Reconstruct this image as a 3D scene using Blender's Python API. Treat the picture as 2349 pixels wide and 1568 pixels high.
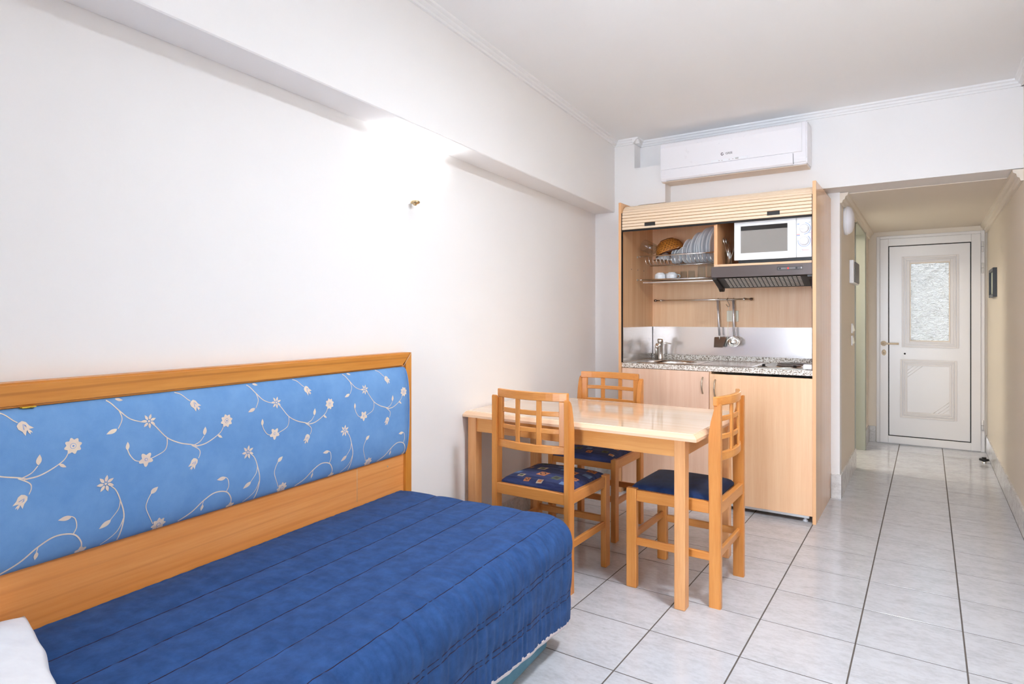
import bpy, bmesh, math, random
from mathutils import Vector, Matrix, noise

# ------------------------------------------------------------------ camera, light, exposure
S = bpy.context.scene
for o in list(bpy.data.objects):
    bpy.data.objects.remove(o)
C = S.collection
CAM_H = 1.25
cd = bpy.data.cameras.new('camera')
cam = bpy.data.objects.new('camera', cd); C.objects.link(cam)
cam.location = (0, 0, CAM_H)
cam.rotation_euler = (math.radians(90), 0, math.radians(33.83))
cd.sensor_fit = 'HORIZONTAL'; cd.sensor_width = 36.0
cd.lens = 36.0 * 1422.6 / 2349.0
cd.shift_y = -(784 - 728.75) / 2349.0
cd.clip_start = 0.05
S.camera = cam

w = bpy.data.worlds.new('sky'); S.world = w; w.use_nodes = True
bg = w.node_tree.nodes['Background']
bg.inputs['Color'].default_value = (0.76, 0.86, 1.0, 1)
bg.inputs['Strength'].default_value = 23.0
S.view_settings.view_transform = 'Standard'
S.view_settings.look = 'None'
S.view_settings.gamma = 1.0
S.view_settings.use_curve_mapping = False
S.view_settings.exposure = 0.50
S.cycles.max_bounces = 9
S.cycles.diffuse_bounces = 6
S.cycles.glossy_bounces = 4
S.cycles.use_adaptive_sampling = True
S.cycles.use_light_tree = False
S.cycles.adaptive_threshold = 0.13
S.cycles.adaptive_min_samples = 16
S.cycles.transmission_bounces = 8
S.cycles.transparent_max_bounces = 32
S.cycles.sample_clamp_indirect = 6.0
S.cycles.caustics_reflective = False
S.cycles.caustics_refractive = False

# portal in the balcony opening behind the camera (guides the daylight that comes through it)
pl = bpy.data.lights.new('balcony_portal', 'AREA'); pl.shape = 'RECTANGLE'; pl.size = 1.88; pl.size_y = 2.44
pl.cycles.is_portal = True
po = bpy.data.objects.new('balcony_portal', pl); C.objects.link(po)
po.location = (-0.505, -3.88, 1.23); po.rotation_euler = (math.radians(90), 0, math.radians(0))

LAMP_E = 115.0
rnd = random.Random(7)
PI = math.pi

# ------------------------------------------------------------------ materials
def lin(c):
    return tuple((v / 12.92 if v <= 0.04045 else ((v + 0.055) / 1.055) ** 2.4) for v in c)
def rgb(r, g, b):
    return lin((r / 255, g / 255, b / 255)) + (1,)
MATS = {}
def new_mat(name):
    m = bpy.data.materials.new(name); m.use_nodes = True
    nt = m.node_tree; b = nt.nodes['Principled BSDF']
    return m, nt, b
def plain(name, col, rough=0.5, metal=0.0, spec=0.5, emit=None, estr=0, trans=0, ior=1.45, coat=0, bump=0, bscale=200):
    if name in MATS: return MATS[name]
    m, nt, b = new_mat(name)
    b.inputs['Base Color'].default_value = col
    b.inputs['Roughness'].default_value = rough
    b.inputs['Metallic'].default_value = metal
    b.inputs['Specular IOR Level'].default_value = spec
    b.inputs['Transmission Weight'].default_value = trans
    b.inputs['IOR'].default_value = ior
    b.inputs['Coat Weight'].default_value = coat
    if emit:
        b.inputs['Emission Color'].default_value = emit
        b.inputs['Emission Strength'].default_value = estr
    # small procedural tone variation so that no surface is perfectly flat
    tc = nt.nodes.new('ShaderNodeTexCoord')
    n = nt.nodes.new('ShaderNodeTexNoise'); n.inputs['Scale'].default_value = bscale if bump else 18
    n.inputs['Detail'].default_value = 3
    nt.links.new(tc.outputs['Object'], n.inputs['Vector'])
    if bump:
        bp = nt.nodes.new('ShaderNodeBump'); bp.inputs['Strength'].default_value = bump; bp.inputs['Distance'].default_value = 0.002
        nt.links.new(n.outputs['Fac'], bp.inputs['Height']); nt.links.new(bp.outputs['Normal'], b.inputs['Normal'])
    elif not trans:
        mr = nt.nodes.new('ShaderNodeMapRange')
        mr.inputs['To Min'].default_value = max(0.02, rough - 0.015); mr.inputs['To Max'].default_value = min(1, rough + 0.015)
        nt.links.new(n.outputs['Fac'], mr.inputs['Value']); nt.links.new(mr.outputs['Result'], b.inputs['Roughness'])
    MATS[name] = m
    return m

def ramp(nt, stops):
    r = nt.nodes.new('ShaderNodeValToRGB')
    e = r.color_ramp.elements
    e[0].position, e[0].color = stops[0]
    e[1].position, e[1].color = stops[-1]
    for p, c in stops[1:-1]:
        x = e.new(p); x.color = c
    return r

def wood(name, c_lo, c_hi, axis='z', scale=22, rough=0.35, stretch=0.06, cath=0.0, coat=0.0, spec=0.5, dark=None):
    """Streaky grain along one axis; cath > 0 adds arched cathedral figure."""
    if name in MATS: return MATS[name]
    m, nt, b = new_mat(name)
    b.inputs['Roughness'].default_value = rough
    b.inputs['Coat Weight'].default_value = coat
    b.inputs['Coat Roughness'].default_value = 0.08
    b.inputs['Specular IOR Level'].default_value = spec
    tc = nt.nodes.new('ShaderNodeTexCoord'); mp = nt.nodes.new('ShaderNodeMapping')
    sc = [1, 1, 1]; sc['xyz'.index(axis)] = stretch
    mp.inputs['Scale'].default_value = sc
    nt.links.new(tc.outputs['Object'], mp.inputs['Vector'])
    oi = nt.nodes.new('ShaderNodeObjectInfo')
    ad = nt.nodes.new('ShaderNodeVectorMath'); ad.operation = 'ADD'
    ml = nt.nodes.new('ShaderNodeMath'); ml.operation = 'MULTIPLY'; ml.inputs[1].default_value = 7.0
    nt.links.new(oi.outputs['Random'], ml.inputs[0])
    nt.links.new(mp.outputs['Vector'], ad.inputs[0]); nt.links.new(ml.outputs[0], ad.inputs[1])
    n1 = nt.nodes.new('ShaderNodeTexNoise'); n1.inputs['Scale'].default_value = scale; n1.inputs['Detail'].default_value = 5; n1.inputs['Roughness'].default_value = 0.6
    n2 = nt.nodes.new('ShaderNodeTexNoise'); n2.inputs['Scale'].default_value = scale * 9; n2.inputs['Detail'].default_value = 2
    for n in (n1, n2): nt.links.new(ad.outputs[0], n.inputs['Vector'])
    mx = nt.nodes.new('ShaderNodeMath'); mx.operation = 'MULTIPLY_ADD'; mx.inputs[1].default_value = 0.3
    sb = nt.nodes.new('ShaderNodeMath'); sb.operation = 'MULTIPLY'; sb.inputs[1].default_value = 0.7
    nt.links.new(n1.outputs['Fac'], sb.inputs[0])
    nt.links.new(n2.outputs['Fac'], mx.inputs[0]); nt.links.new(sb.outputs[0], mx.inputs[2])
    fac = mx.outputs[0]
    r = ramp(nt, [(0.36, c_lo), (0.64, c_hi)])
    nt.links.new(fac, r.inputs['Fac'])
    col = r.outputs['Color']
    if cath:
        wv = nt.nodes.new('ShaderNodeTexWave'); wv.wave_type = 'RINGS'; wv.rings_direction = {'x': 'X', 'y': 'Y', 'z': 'Z'}[axis]
        wv.inputs['Scale'].default_value = 9.0; wv.inputs['Distortion'].default_value = 9.0; wv.inputs['Detail'].default_value = 1.5
        wv.inputs['Detail Scale'].default_value = 0.55
        nt.links.new(ad.outputs[0], wv.inputs['Vector'])
        rr = ramp(nt, [(0.0, (1, 1, 1, 1)), (0.10, (0, 0, 0, 1)), (1.0, (0, 0, 0, 1))])
        nt.links.new(wv.outputs['Fac'], rr.inputs['Fac'])
        mm = nt.nodes.new('ShaderNodeMath'); mm.operation = 'MULTIPLY'; mm.inputs[1].default_value = cath
        nt.links.new(rr.outputs['Color'], mm.inputs[0])
        mix = nt.nodes.new('ShaderNodeMix'); mix.data_type = 'RGBA'
        nt.links.new(mm.outputs[0], mix.inputs['Factor']); nt.links.new(col, mix.inputs['A']); mix.inputs['B'].default_value = dark or c_lo
        col = mix.outputs['Result']
    nt.links.new(col, b.inputs['Base Color'])
    MATS[name] = m
    return m

def wall_paint(name, col, bump=0.06):
    m, nt, b = new_mat(name)
    b.inputs['Roughness'].default_value = 0.75; b.inputs['Specular IOR Level'].default_value = 0.25
    tc = nt.nodes.new('ShaderNodeTexCoord')
    n = nt.nodes.new('ShaderNodeTexNoise'); n.inputs['Scale'].default_value = 1.3; n.inputs['Detail'].default_value = 3
    nt.links.new(tc.outputs['Object'], n.inputs['Vector'])
    c2 = tuple(v * 0.985 for v in col[:3]) + (1,)
    r = ramp(nt, [(0.3, c2), (0.7, col)])
    nt.links.new(n.outputs['Fac'], r.inputs['Fac']); nt.links.new(r.outputs['Color'], b.inputs['Base Color'])
    n2 = nt.nodes.new('ShaderNodeTexNoise'); n2.inputs['Scale'].default_value = 60; n2.inputs['Detail'].default_value = 4
    nt.links.new(tc.outputs['Object'], n2.inputs['Vector'])
    bp = nt.nodes.new('ShaderNodeBump'); bp.inputs['Strength'].default_value = bump; bp.inputs['Distance'].default_value = 0.004
    nt.links.new(n2.outputs['Fac'], bp.inputs['Height']); nt.links.new(bp.outputs['Normal'], b.inputs['Normal'])
    MATS[name] = m
    return m

def tile_mat(name, lo, hi, rough=0.12, sx=1.0):
    m, nt, b = new_mat(name)
    b.inputs['Roughness'].default_value = rough; b.inputs['Specular IOR Level'].default_value = 0.4
    tc = nt.nodes.new('ShaderNodeTexCoord'); oi = nt.nodes.new('ShaderNodeObjectInfo')
    mp = nt.nodes.new('ShaderNodeMapping'); mp.inputs['Scale'].default_value = (1.5 * sx, 3.0, 3.0)
    nt.links.new(tc.outputs['Object'], mp.inputs['Vector'])
    ml = nt.nodes.new('ShaderNodeMath'); ml.operation = 'MULTIPLY'; ml.inputs[1].default_value = 31.0
    nt.links.new(oi.outputs['Random'], ml.inputs[0])
    ad = nt.nodes.new('ShaderNodeVectorMath'); ad.operation = 'ADD'
    nt.links.new(mp.outputs['Vector'], ad.inputs[0]); nt.links.new(ml.outputs[0], ad.inputs[1])
    n1 = nt.nodes.new('ShaderNodeTexNoise'); n1.inputs['Scale'].default_value = 5; n1.inputs['Detail'].default_value = 8; n1.inputs['Roughness'].default_value = 0.68
    n2 = nt.nodes.new('ShaderNodeTexNoise'); n2.inputs['Scale'].default_value = 24; n2.inputs['Detail'].default_value = 6; n2.inputs['Roughness'].default_value = 0.7
    nt.links.new(ad.outputs[0], n1.inputs['Vector']); nt.links.new(ad.outputs[0], n2.inputs['Vector'])
    a = nt.nodes.new('ShaderNodeMath'); a.operation = 'MULTIPLY_ADD'; a.inputs[1].default_value = 0.5
    h = nt.nodes.new('ShaderNodeMath'); h.operation = 'MULTIPLY'; h.inputs[1].default_value = 0.5
    nt.links.new(n2.outputs['Fac'], h.inputs[0]); nt.links.new(n1.outputs['Fac'], a.inputs[0]); nt.links.new(h.outputs[0], a.inputs[2])
    r = ramp(nt, [(0.36, lo), (0.56, hi)])
    nt.links.new(a.outputs[0], r.inputs['Fac'])
    nt.links.new(r.outputs['Color'], b.inputs['Base Color'])
    MATS[name] = m
    return m

def speckle(name):
    m, nt, b = new_mat(name); b.inputs['Roughness'].default_value = 0.25
    tc = nt.nodes.new('ShaderNodeTexCoord')
    n = nt.nodes.new('ShaderNodeTexNoise'); n.inputs['Scale'].default_value = 130; n.inputs['Detail'].default_value = 3; n.inputs['Roughness'].default_value = 0.6
    nt.links.new(tc.outputs['Object'], n.inputs['Vector'])
    r = ramp(nt, [(0.33, rgb(84, 74, 64)), (0.43, rgb(176, 160, 142)), (0.52, rgb(232, 224, 214)), (0.66, rgb(250, 246, 240))])
    nt.links.new(n.outputs['Fac'], r.inputs['Fac']); nt.links.new(r.outputs['Color'], b.inputs['Base Color'])
    MATS[name] = m
    return m

def fabric(name, lo, hi, rough=0.9, weave=900, blotch=6.0, bump=0.25, sheen=0.15, stretch=(1, 1, 1)):
    m, nt, b = new_mat(name)
    b.inputs['Roughness'].default_value = rough; b.inputs['Specular IOR Level'].default_value = 0.2
    b.inputs['Sheen Weight'].default_value = sheen
    tc = nt.nodes.new('ShaderNodeTexCoord')
    mp = nt.nodes.new('ShaderNodeMapping'); mp.inputs['Scale'].default_value = stretch
    nt.links.new(tc.outputs['Object'], mp.inputs['Vector'])
    n = nt.nodes.new('ShaderNodeTexNoise'); n.inputs['Scale'].default_value = blotch; n.inputs['Detail'].default_value = 8; n.inputs['Roughness'].default_value = 0.65
    nt.links.new(mp.outputs['Vector'], n.inputs['Vector'])
    r = ramp(nt, [(0.35, lo), (0.66, hi)])
    nt.links.new(n.outputs['Fac'], r.inputs['Fac']); nt.links.new(r.outputs['Color'], b.inputs['Base Color'])
    n2 = nt.nodes.new('ShaderNodeTexNoise'); n2.inputs['Scale'].default_value = weave; n2.inputs['Detail'].default_value = 1
    nt.links.new(mp.outputs['Vector'], n2.inputs['Vector'])
    bp = nt.nodes.new('ShaderNodeBump'); bp.inputs['Strength'].default_value = bump; bp.inputs['Distance'].default_value = 0.001
    nt.links.new(n2.outputs['Fac'], bp.inputs['Height']); nt.links.new(bp.outputs['Normal'], b.inputs['Normal'])
    MATS[name] = m
    return m

WALL = wall_paint('cream_wall_paint', rgb(244, 242, 241))
WALL_HALL = wall_paint('beige_hall_paint', rgb(238, 228, 214))
CEIL = wall_paint('white_ceiling_paint', rgb(246, 246, 246))
CORN = plain('white_cornice', rgb(243, 243, 243), 0.6)
GROUT = plain('dark_grout', rgb(96, 88, 82), 0.9)
TILE = tile_mat('pale_grey_tile', rgb(181, 180, 183), rgb(202, 202, 206))
SKIRT = tile_mat('skirting_tile', rgb(190, 186, 182), rgb(226, 224, 222), 0.2)
BEECH = wood('beech_laminate_z', rgb(240, 193, 148), rgb(248, 209, 168), 'z', 26, 0.38, 0.03)
BEECH_X = wood('beech_laminate_x', rgb(240, 193, 148), rgb(248, 209, 168), 'x', 26, 0.38, 0.03)
BEECH_SIDE = wood('beech_side_panel', rgb(222, 172, 126), rgb(236, 192, 148), 'z', 20, 0.2, 0.02, spec=0.6)
BEECH_EDGE = wood('beech_edge_band', rgb(230, 170, 118), rgb(238, 186, 136), 'z', 30, 0.4, 0.03)
BEECH_PINK = wood('beech_door_pink', rgb(236, 194, 164), rgb(245, 209, 182), 'z', 26, 0.4, 0.03)
BEECH_DOOR = wood('beech_door', rgb(238, 188, 144), rgb(246, 204, 162), 'z', 24, 0.36, 0.03)
TABLETOP = wood('glossy_table_top', rgb(236, 200, 164), rgb(246, 216, 186), 'x', 22, 0.10, 0.03, coat=0.7)
TABLE_EDGE = wood('table_edge', rgb(230, 190, 154), rgb(240, 205, 172), 'x', 22, 0.25, 0.03)
TABLE_LEG = wood('table_leg_wood', rgb(216, 150, 92), rgb(231, 172, 116), 'z', 24, 0.32, 0.05)
TABLE_APRON = wood('table_apron_wood', rgb(216, 148, 78), rgb(230, 168, 100), 'x', 24, 0.32, 0.05)
CH_Z = wood('chair_wood_z', rgb(202, 128, 58), rgb(218, 149, 78), 'z', 20, 0.3, 0.06)
CH_X = wood('chair_wood_x', rgb(202, 128, 58), rgb(218, 149, 78), 'x', 20, 0.3, 0.06)
CH_Y = wood('chair_wood_y', rgb(202, 128, 58), rgb(218, 149, 78), 'y', 20, 0.3, 0.06)
HB_RAIL = wood('headboard_rail_wood', rgb(196, 122, 42), rgb(216, 146, 64), 'y', 16, 0.35, 0.06, cath=0.5, dark=rgb(160, 92, 28))
HB_STILE = wood('headboard_stile_wood', rgb(196, 122, 42), rgb(216, 146, 64), 'z', 16, 0.35, 0.06)
HB_BOARD = wood('headboard_lower_wood', rgb(224, 142, 70), rgb(236, 162, 94), 'y', 14, 0.4, 0.05, cath=0.25, dark=rgb(196, 116, 50))
BLUE_UPH = fabric('light_blue_upholstery', rgb(104, 150, 204), rgb(118, 162, 212), 0.85, 700, 9, 0.3, 0.05)
PRINT = fabric('cream_print', rgb(226, 206, 192), rgb(238, 222, 200), 0.9, 600, 30, 0.2)
SPREAD = fabric('navy_bedspread', rgb(33, 64, 112), rgb(46, 81, 134), 0.9, 800, 22, 0.2, 0.04)
SEAM = plain('dark_seam', rgb(46, 30, 52), 0.9)
SHEET = fabric('white_sheet', rgb(236, 234, 236), rgb(248, 247, 248), 0.9, 500, 8, 0.1)
LINING = plain('white_lining', rgb(240, 228, 226), 0.9)
TEAL = fabric('teal_bed_base', rgb(84, 134, 158), rgb(104, 152, 174), 0.9, 500, 8)
NAVY_A = fabric('navy_patterned_seat', rgb(40, 48, 88), rgb(70, 82, 128), 0.85, 700, 40, 0.3, 0.05, (0.2, 1.4, 1))
NAVY_C = fabric('navy_plain_seat', rgb(22, 38, 72), rgb(34, 56, 98), 0.8, 900, 20, 0.3, 0.1)
P_OR = plain('print_orange', rgb(206, 132, 88), 0.9)
P_OL = plain('print_olive', rgb(92, 104, 84), 0.9)
P_BL = plain('print_pale_blue', rgb(104, 132, 176), 0.9)
P_BE = plain('print_beige', rgb(206, 186, 160), 0.9)
CHROME = plain('chrome', rgb(236, 234, 230), 0.22, 1.0)
STEEL = plain('brushed_steel', rgb(214, 206, 200), 0.22, 1.0)
STEEL_SPL = plain('splash_steel', rgb(224, 218, 214), 0.2, 0.9)
STEEL_DK = plain('dark_steel', rgb(128, 112, 100), 0.2, 1.0)
NICKEL = plain('satin_nickel', rgb(196, 184, 166), 0.28, 1.0)
BRASS = plain('pale_brass', rgb(206, 180, 140), 0.22, 1.0)
BLACK = plain('black_plastic', rgb(24, 22, 22), 0.35)
RUBBER = plain('black_gasket', rgb(28, 24, 24), 0.7)
HOODB = plain('brown_hood_metal', rgb(88, 76, 72), 0.35, 0.2)
HOODD = plain('dark_hood_plastic', rgb(50, 42, 38), 0.3)
HOODG = plain('grey_hood_panel', rgb(84, 80, 76), 0.4)
SLOT = plain('pale_filter', rgb(246, 242, 230), 0.8)
WHITE = plain('white_plastic', rgb(240, 238, 240), 0.3)
WHITE2 = plain('white_enamel', rgb(244, 243, 243), 0.22)
AC_W = plain('ac_white_plastic', rgb(244, 242, 245), 0.28)
AC_U = plain('ac_beige_underside', rgb(238, 226, 212), 0.5)
GREYL = plain('light_grey_print', rgb(196, 194, 196), 0.6)
GREYM = plain('mid_grey', rgb(120, 118, 118), 0.5)
INK = plain('dark_logo_ink', rgb(70, 60, 60), 0.6)
RED = plain('red_print', rgb(206, 60, 56), 0.6)
BLUEP = plain('blue_print', rgb(96, 140, 206), 0.6)
LED = plain('red_led', rgb(220, 30, 30), 0.4, emit=rgb(255, 40, 30), estr=1.5)
TAMB = wood('cream_tambour', rgb(238, 212, 180), rgb(243, 220, 192), 'x', 20, 0.45, 0.03)
PORC = plain('white_porcelain', rgb(246, 247, 249), 0.15)
DARKGL = plain('microwave_window', rgb(150, 144, 138), 0.06, spec=1.0)
DARKBAND = plain('microwave_window_band', rgb(34, 30, 28), 0.1, spec=0.8)
WICK = None
IVORY = plain('ivory_plastic', rgb(240, 234, 214), 0.4)
DOORW = plain('white_door_paint', rgb(230, 226, 224), 0.25)
DOORG = plain('door_panel_moulding', rgb(222, 215, 210), 0.3)
CREAM_MET = plain('cream_metal', rgb(226, 208, 184), 0.35)
GREEN = plain('sage_green_paint', rgb(164, 166, 154), 0.35)
OPAL = plain('opal_lamp_plastic', rgb(244, 242, 248), 0.3)
SPEC = speckle('speckled_worktop')
SHADE = plain('glowing_opal_glass', rgb(255, 255, 255), 0.3, emit=(0.9, 0.95, 1.0, 1), estr=1.05)
FRIDGE = plain('fridge_white', rgb(226, 230, 234), 0.35)
CURT = plain('window_frame_white', rgb(238, 238, 238), 0.4)

def thin_glass():
    m, nt, b = new_mat('thin_clear_glass')
    nt.nodes.remove(b); out = nt.nodes['Material Output']
    tr = nt.nodes.new('ShaderNodeBsdfTransparent'); tr.inputs['Color'].default_value = (0.94, 0.95, 0.95, 1)
    gl = nt.nodes.new('ShaderNodeBsdfGlossy'); gl.inputs['Roughness'].default_value = 0.04
    lw = nt.nodes.new('ShaderNodeLayerWeight'); lw.inputs['Blend'].default_value = 0.25
    pw = nt.nodes.new('ShaderNodeMath'); pw.operation = 'POWER'; pw.inputs[1].default_value = 2.5
    nt.links.new(lw.outputs['Facing'], pw.inputs[0])
    hf = nt.nodes.new('ShaderNodeMath'); hf.operation = 'MULTIPLY'; hf.inputs[1].default_value = 0.5
    nt.links.new(pw.outputs[0], hf.inputs[0])
    tc = nt.nodes.new('ShaderNodeTexCoord'); n = nt.nodes.new('ShaderNodeTexNoise'); n.inputs['Scale'].default_value = 40
    nt.links.new(tc.outputs['Object'], n.inputs['Vector'])
    a = nt.nodes.new('ShaderNodeMath'); a.operation = 'MULTIPLY_ADD'; a.inputs[1].default_value = 0.06
    nt.links.new(n.outputs['Fac'], a.inputs[0]); nt.links.new(hf.outputs[0], a.inputs[2])
    mx = nt.nodes.new('ShaderNodeMixShader')
    nt.links.new(a.outputs[0], mx.inputs['Fac']); nt.links.new(tr.outputs[0], mx.inputs[1]); nt.links.new(gl.outputs[0], mx.inputs[2])
    nt.links.new(mx.outputs[0], out.inputs['Surface'])
    return m
GLASSM = thin_glass()
def wicker():
    m, nt, b = new_mat('woven_wicker'); b.inputs['Roughness'].default_value = 0.45
    tc = nt.nodes.new('ShaderNodeTexCoord')
    br = nt.nodes.new('ShaderNodeTexChecker'); br.inputs['Scale'].default_value = 70
    br.inputs['Color1'].default_value = rgb(198, 126, 46); br.inputs['Color2'].default_value = rgb(122, 66, 20)
    n = nt.nodes.new('ShaderNodeTexNoise'); n.inputs['Scale'].default_value = 40
    nt.links.new(tc.outputs['Object'], br.inputs['Vector']); nt.links.new(tc.outputs['Object'], n.inputs['Vector'])
    mix = nt.nodes.new('ShaderNodeMix'); mix.data_type = 'RGBA'; mix.inputs['B'].default_value = rgb(206, 138, 60)
    nt.links.new(n.outputs['Fac'], mix.inputs['Factor']); nt.links.new(br.outputs['Color'], mix.inputs['A'])
    nt.links.new(mix.outputs['Result'], b.inputs['Base Color'])
    return m
WICK = wicker()
WICK_RIM = plain('dark_wicker_rim', rgb(78, 40, 20), 0.5)

def rippled_glass():
    m, nt, b = new_mat('rippled_glass')
    b.inputs['Base Color'].default_value = rgb(226, 226, 222); b.inputs['Roughness'].default_value = 0.12
    b.inputs['Specular IOR Level'].default_value = 0.9; b.inputs['Transmission Weight'].default_value = 0.25
    tc = nt.nodes.new('ShaderNodeTexCoord'); mp = nt.nodes.new('ShaderNodeMapping'); mp.inputs['Scale'].default_value = (1, 1, 1.9)
    nt.links.new(tc.outputs['Object'], mp.inputs['Vector'])
    v = nt.nodes.new('ShaderNodeTexVoronoi'); v.inputs['Scale'].default_value = 34; v.feature = 'DISTANCE_TO_EDGE'
    n = nt.nodes.new('ShaderNodeTexNoise'); n.inputs['Scale'].default_value = 26; n.inputs['Detail'].default_value = 2
    nt.links.new(mp.outputs['Vector'], n.inputs['Vector'])
    mx = nt.nodes.new('ShaderNodeMix'); mx.data_type = 'VECTOR'; mx.inputs['Factor'].default_value = 0.08
    nt.links.new(mp.outputs['Vector'], mx.inputs['A']); nt.links.new(n.outputs['Color'], mx.inputs['B'])
    nt.links.new(mx.outputs['Result'], v.inputs['Vector'])
    bp = nt.nodes.new('ShaderNodeBump'); bp.inputs['Strength'].default_value = 1.0; bp.inputs['Distance'].default_value = 0.012
    nt.links.new(v.outputs['Distance'], bp.inputs['Height']); nt.links.new(bp.outputs['Normal'], b.inputs['Normal'])
    return m
RIPPLE = rippled_glass()

# ------------------------------------------------------------------ mesh helpers
def BM(): return bmesh.new()
def bx(bm, x0, x1, y0, y1, z0, z1, bev=0.0, seg=1, mi=0):
    r = bmesh.ops.create_cube(bm, size=1.0)
    vs = r['verts']
    for v in vs:
        v.co.x = x0 if v.co.x < 0 else x1
        v.co.y = y0 if v.co.y < 0 else y1
        v.co.z = z0 if v.co.z < 0 else z1
    fs = set(f for v in vs for f in v.link_faces)
    for f in fs: f.material_index = mi
    if bev:
        es = list(set(e for v in vs for e in v.link_edges))
        bmesh.ops.bevel(bm, geom=es, offset=bev, segments=seg, affect='EDGES', profile=0.5, material=mi)
    return bm
def prism(bm, pts, fn, a0, a1, mi=0):
    """pts: 2D outline; fn(u, v, a) -> Vector; extruded from a0 to a1."""
    A = [bm.verts.new(fn(u, v, a0)) for u, v in pts]
    B = [bm.verts.new(fn(u, v, a1)) for u, v in pts]
    n = len(pts)
    fs = [bm.faces.new(A), bm.faces.new(list(reversed(B)))]
    for i in range(n):
        fs.append(bm.faces.new((A[i], B[i], B[(i + 1) % n], A[(i + 1) % n])))
    for f in fs: f.material_index = mi
    bmesh.ops.recalc_face_normals(bm, faces=fs)
    return bm
def frame_of(d):
    d = d.normalized()
    up = Vector((0, 0, 1)) if abs(d.z) < 0.9 else Vector((1, 0, 0))
    a = d.cross(up).normalized(); b = a.cross(d).normalized()
    return a, b
def tube(bm, pts, r, n=8, closed=False, mi=0):
    pts = [Vector(p) for p in pts]; rings = []
    rs = r if isinstance(r, (list, tuple)) else [r] * len(pts)
    m = len(pts)
    pa = None
    for i, p in enumerate(pts):
        if closed: d = pts[(i + 1) % m] - pts[i - 1]
        else: d = pts[min(i + 1, m - 1)] - pts[max(i - 1, 0)]
        a, b = frame_of(d)
        if pa is not None:
            dn = d.normalized(); a = (pa - dn * pa.dot(dn)).normalized(); b = a.cross(dn).normalized()
        pa = a
        rings.append([bm.verts.new(p + (a * math.cos(t) + b * math.sin(t)) * rs[i]) for t in (2 * PI * k / n for k in range(n))])
    fs = []
    for i in range(m - (0 if closed else 1)):
        q, w_ = rings[i], rings[(i + 1) % m]
        for k in range(n):
            fs.append(bm.faces.new((q[k], q[(k + 1) % n], w_[(k + 1) % n], w_[k])))
    if not closed:
        fs.append(bm.faces.new(list(reversed(rings[0])))); fs.append(bm.faces.new(rings[-1]))
    for f in fs: f.smooth = True; f.material_index = mi
    bmesh.ops.recalc_face_normals(bm, faces=fs)
    return bm
def lathe(bm, prof, n=24, M=None, mi=0, ang=2 * PI, start=0.0):
    """prof: (radius, height) pairs about z; M: placement matrix."""
    M = M or Matrix()
    full = abs(ang - 2 * PI) < 1e-6
    cnt = n if full else n + 1
    rings = []
    for r, h in prof:
        if r < 1e-6: rings.append([bm.verts.new(M @ Vector((0, 0, h)))])
        else: rings.append([bm.verts.new(M @ Vector((r * math.cos(start + ang * k / n), r * math.sin(start + ang * k / n), h))) for k in range(cnt)])
    fs = []
    for i in range(len(rings) - 1):
        a, b = rings[i], rings[i + 1]
        for k in range(n):
            k2 = (k + 1) % cnt
            q = [a[k % len(a)], a[k2 % len(a)], b[k2 % len(b)], b[k % len(b)]]
            u = []
            for v in q:
                if v not in u: u.append(v)
            if len(u) > 2:
                try: fs.append(bm.faces.new(u))
                except ValueError: pass
    for f in fs: f.smooth = True; f.material_index = mi
    bmesh.ops.recalc_face_normals(bm, faces=fs)
    return bm
def T(x, y, z): return Matrix.Translation((x, y, z))
def R(ang, ax): return Matrix.Rotation(ang, 4, ax)
def align(p, d):
    """matrix that puts local z along d at point p"""
    d = Vector(d).normalized()
    return T(*p) @ d.to_track_quat('Z', 'Y').to_matrix().to_4x4()

WLOC = {}
def obj(name, bm, mat, parent=None, smooth=False, kind=None, label=None):
    me = bpy.data.meshes.new(name)
    if parent is not None and parent.name in WLOC:
        L = WLOC[parent.name]
        bmesh.ops.translate(bm, verts=bm.verts, vec=-L)
    bm.normal_update(); bm.to_mesh(me); bm.free()
    o = bpy.data.objects.new(name, me); C.objects.link(o)
    for m in (mat if isinstance(mat, (list, tuple)) else [mat]): me.materials.append(m)
    if smooth:
        for p in me.polygons: p.use_smooth = True
    if parent is not None:
        o.parent = parent
        if parent.name in WLOC: WLOC[o.name] = WLOC[parent.name]
    if kind: o['kind'] = kind
    if label: o['label'] = label
    return o
def tag(o, label, cat, group=None):
    o['label'] = label; o['category'] = cat
    if group: o['group'] = group
    return o
def thing(name, label, cat, loc=(0, 0, 0), rotz=0, group=None, world=True):
    """Empty at a thing's base. world=True: its parts are written in world coordinates; otherwise in its own frame."""
    o = bpy.data.objects.new(name, None); C.objects.link(o)
    o.empty_display_size = 0.05
    o.location = loc; o.rotation_euler = (0, 0, rotz)
    if world and rotz == 0: WLOC[o.name] = Vector(loc)
    return tag(o, label, cat, group)
def struct(name, bm, mat, parent=None, label=None):
    o = obj(name, bm, mat, parent)
    if parent is None: o['kind'] = 'structure'
    if label: o['label'] = label
    return o
def box(name, x0, x1, y0, y1, z0, z1, mat, parent=None, bev=0.0, seg=1, label=None):
    return obj(name, bx(BM(), x0, x1, y0, y1, z0, z1, bev, seg), mat, parent, label=label)
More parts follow.
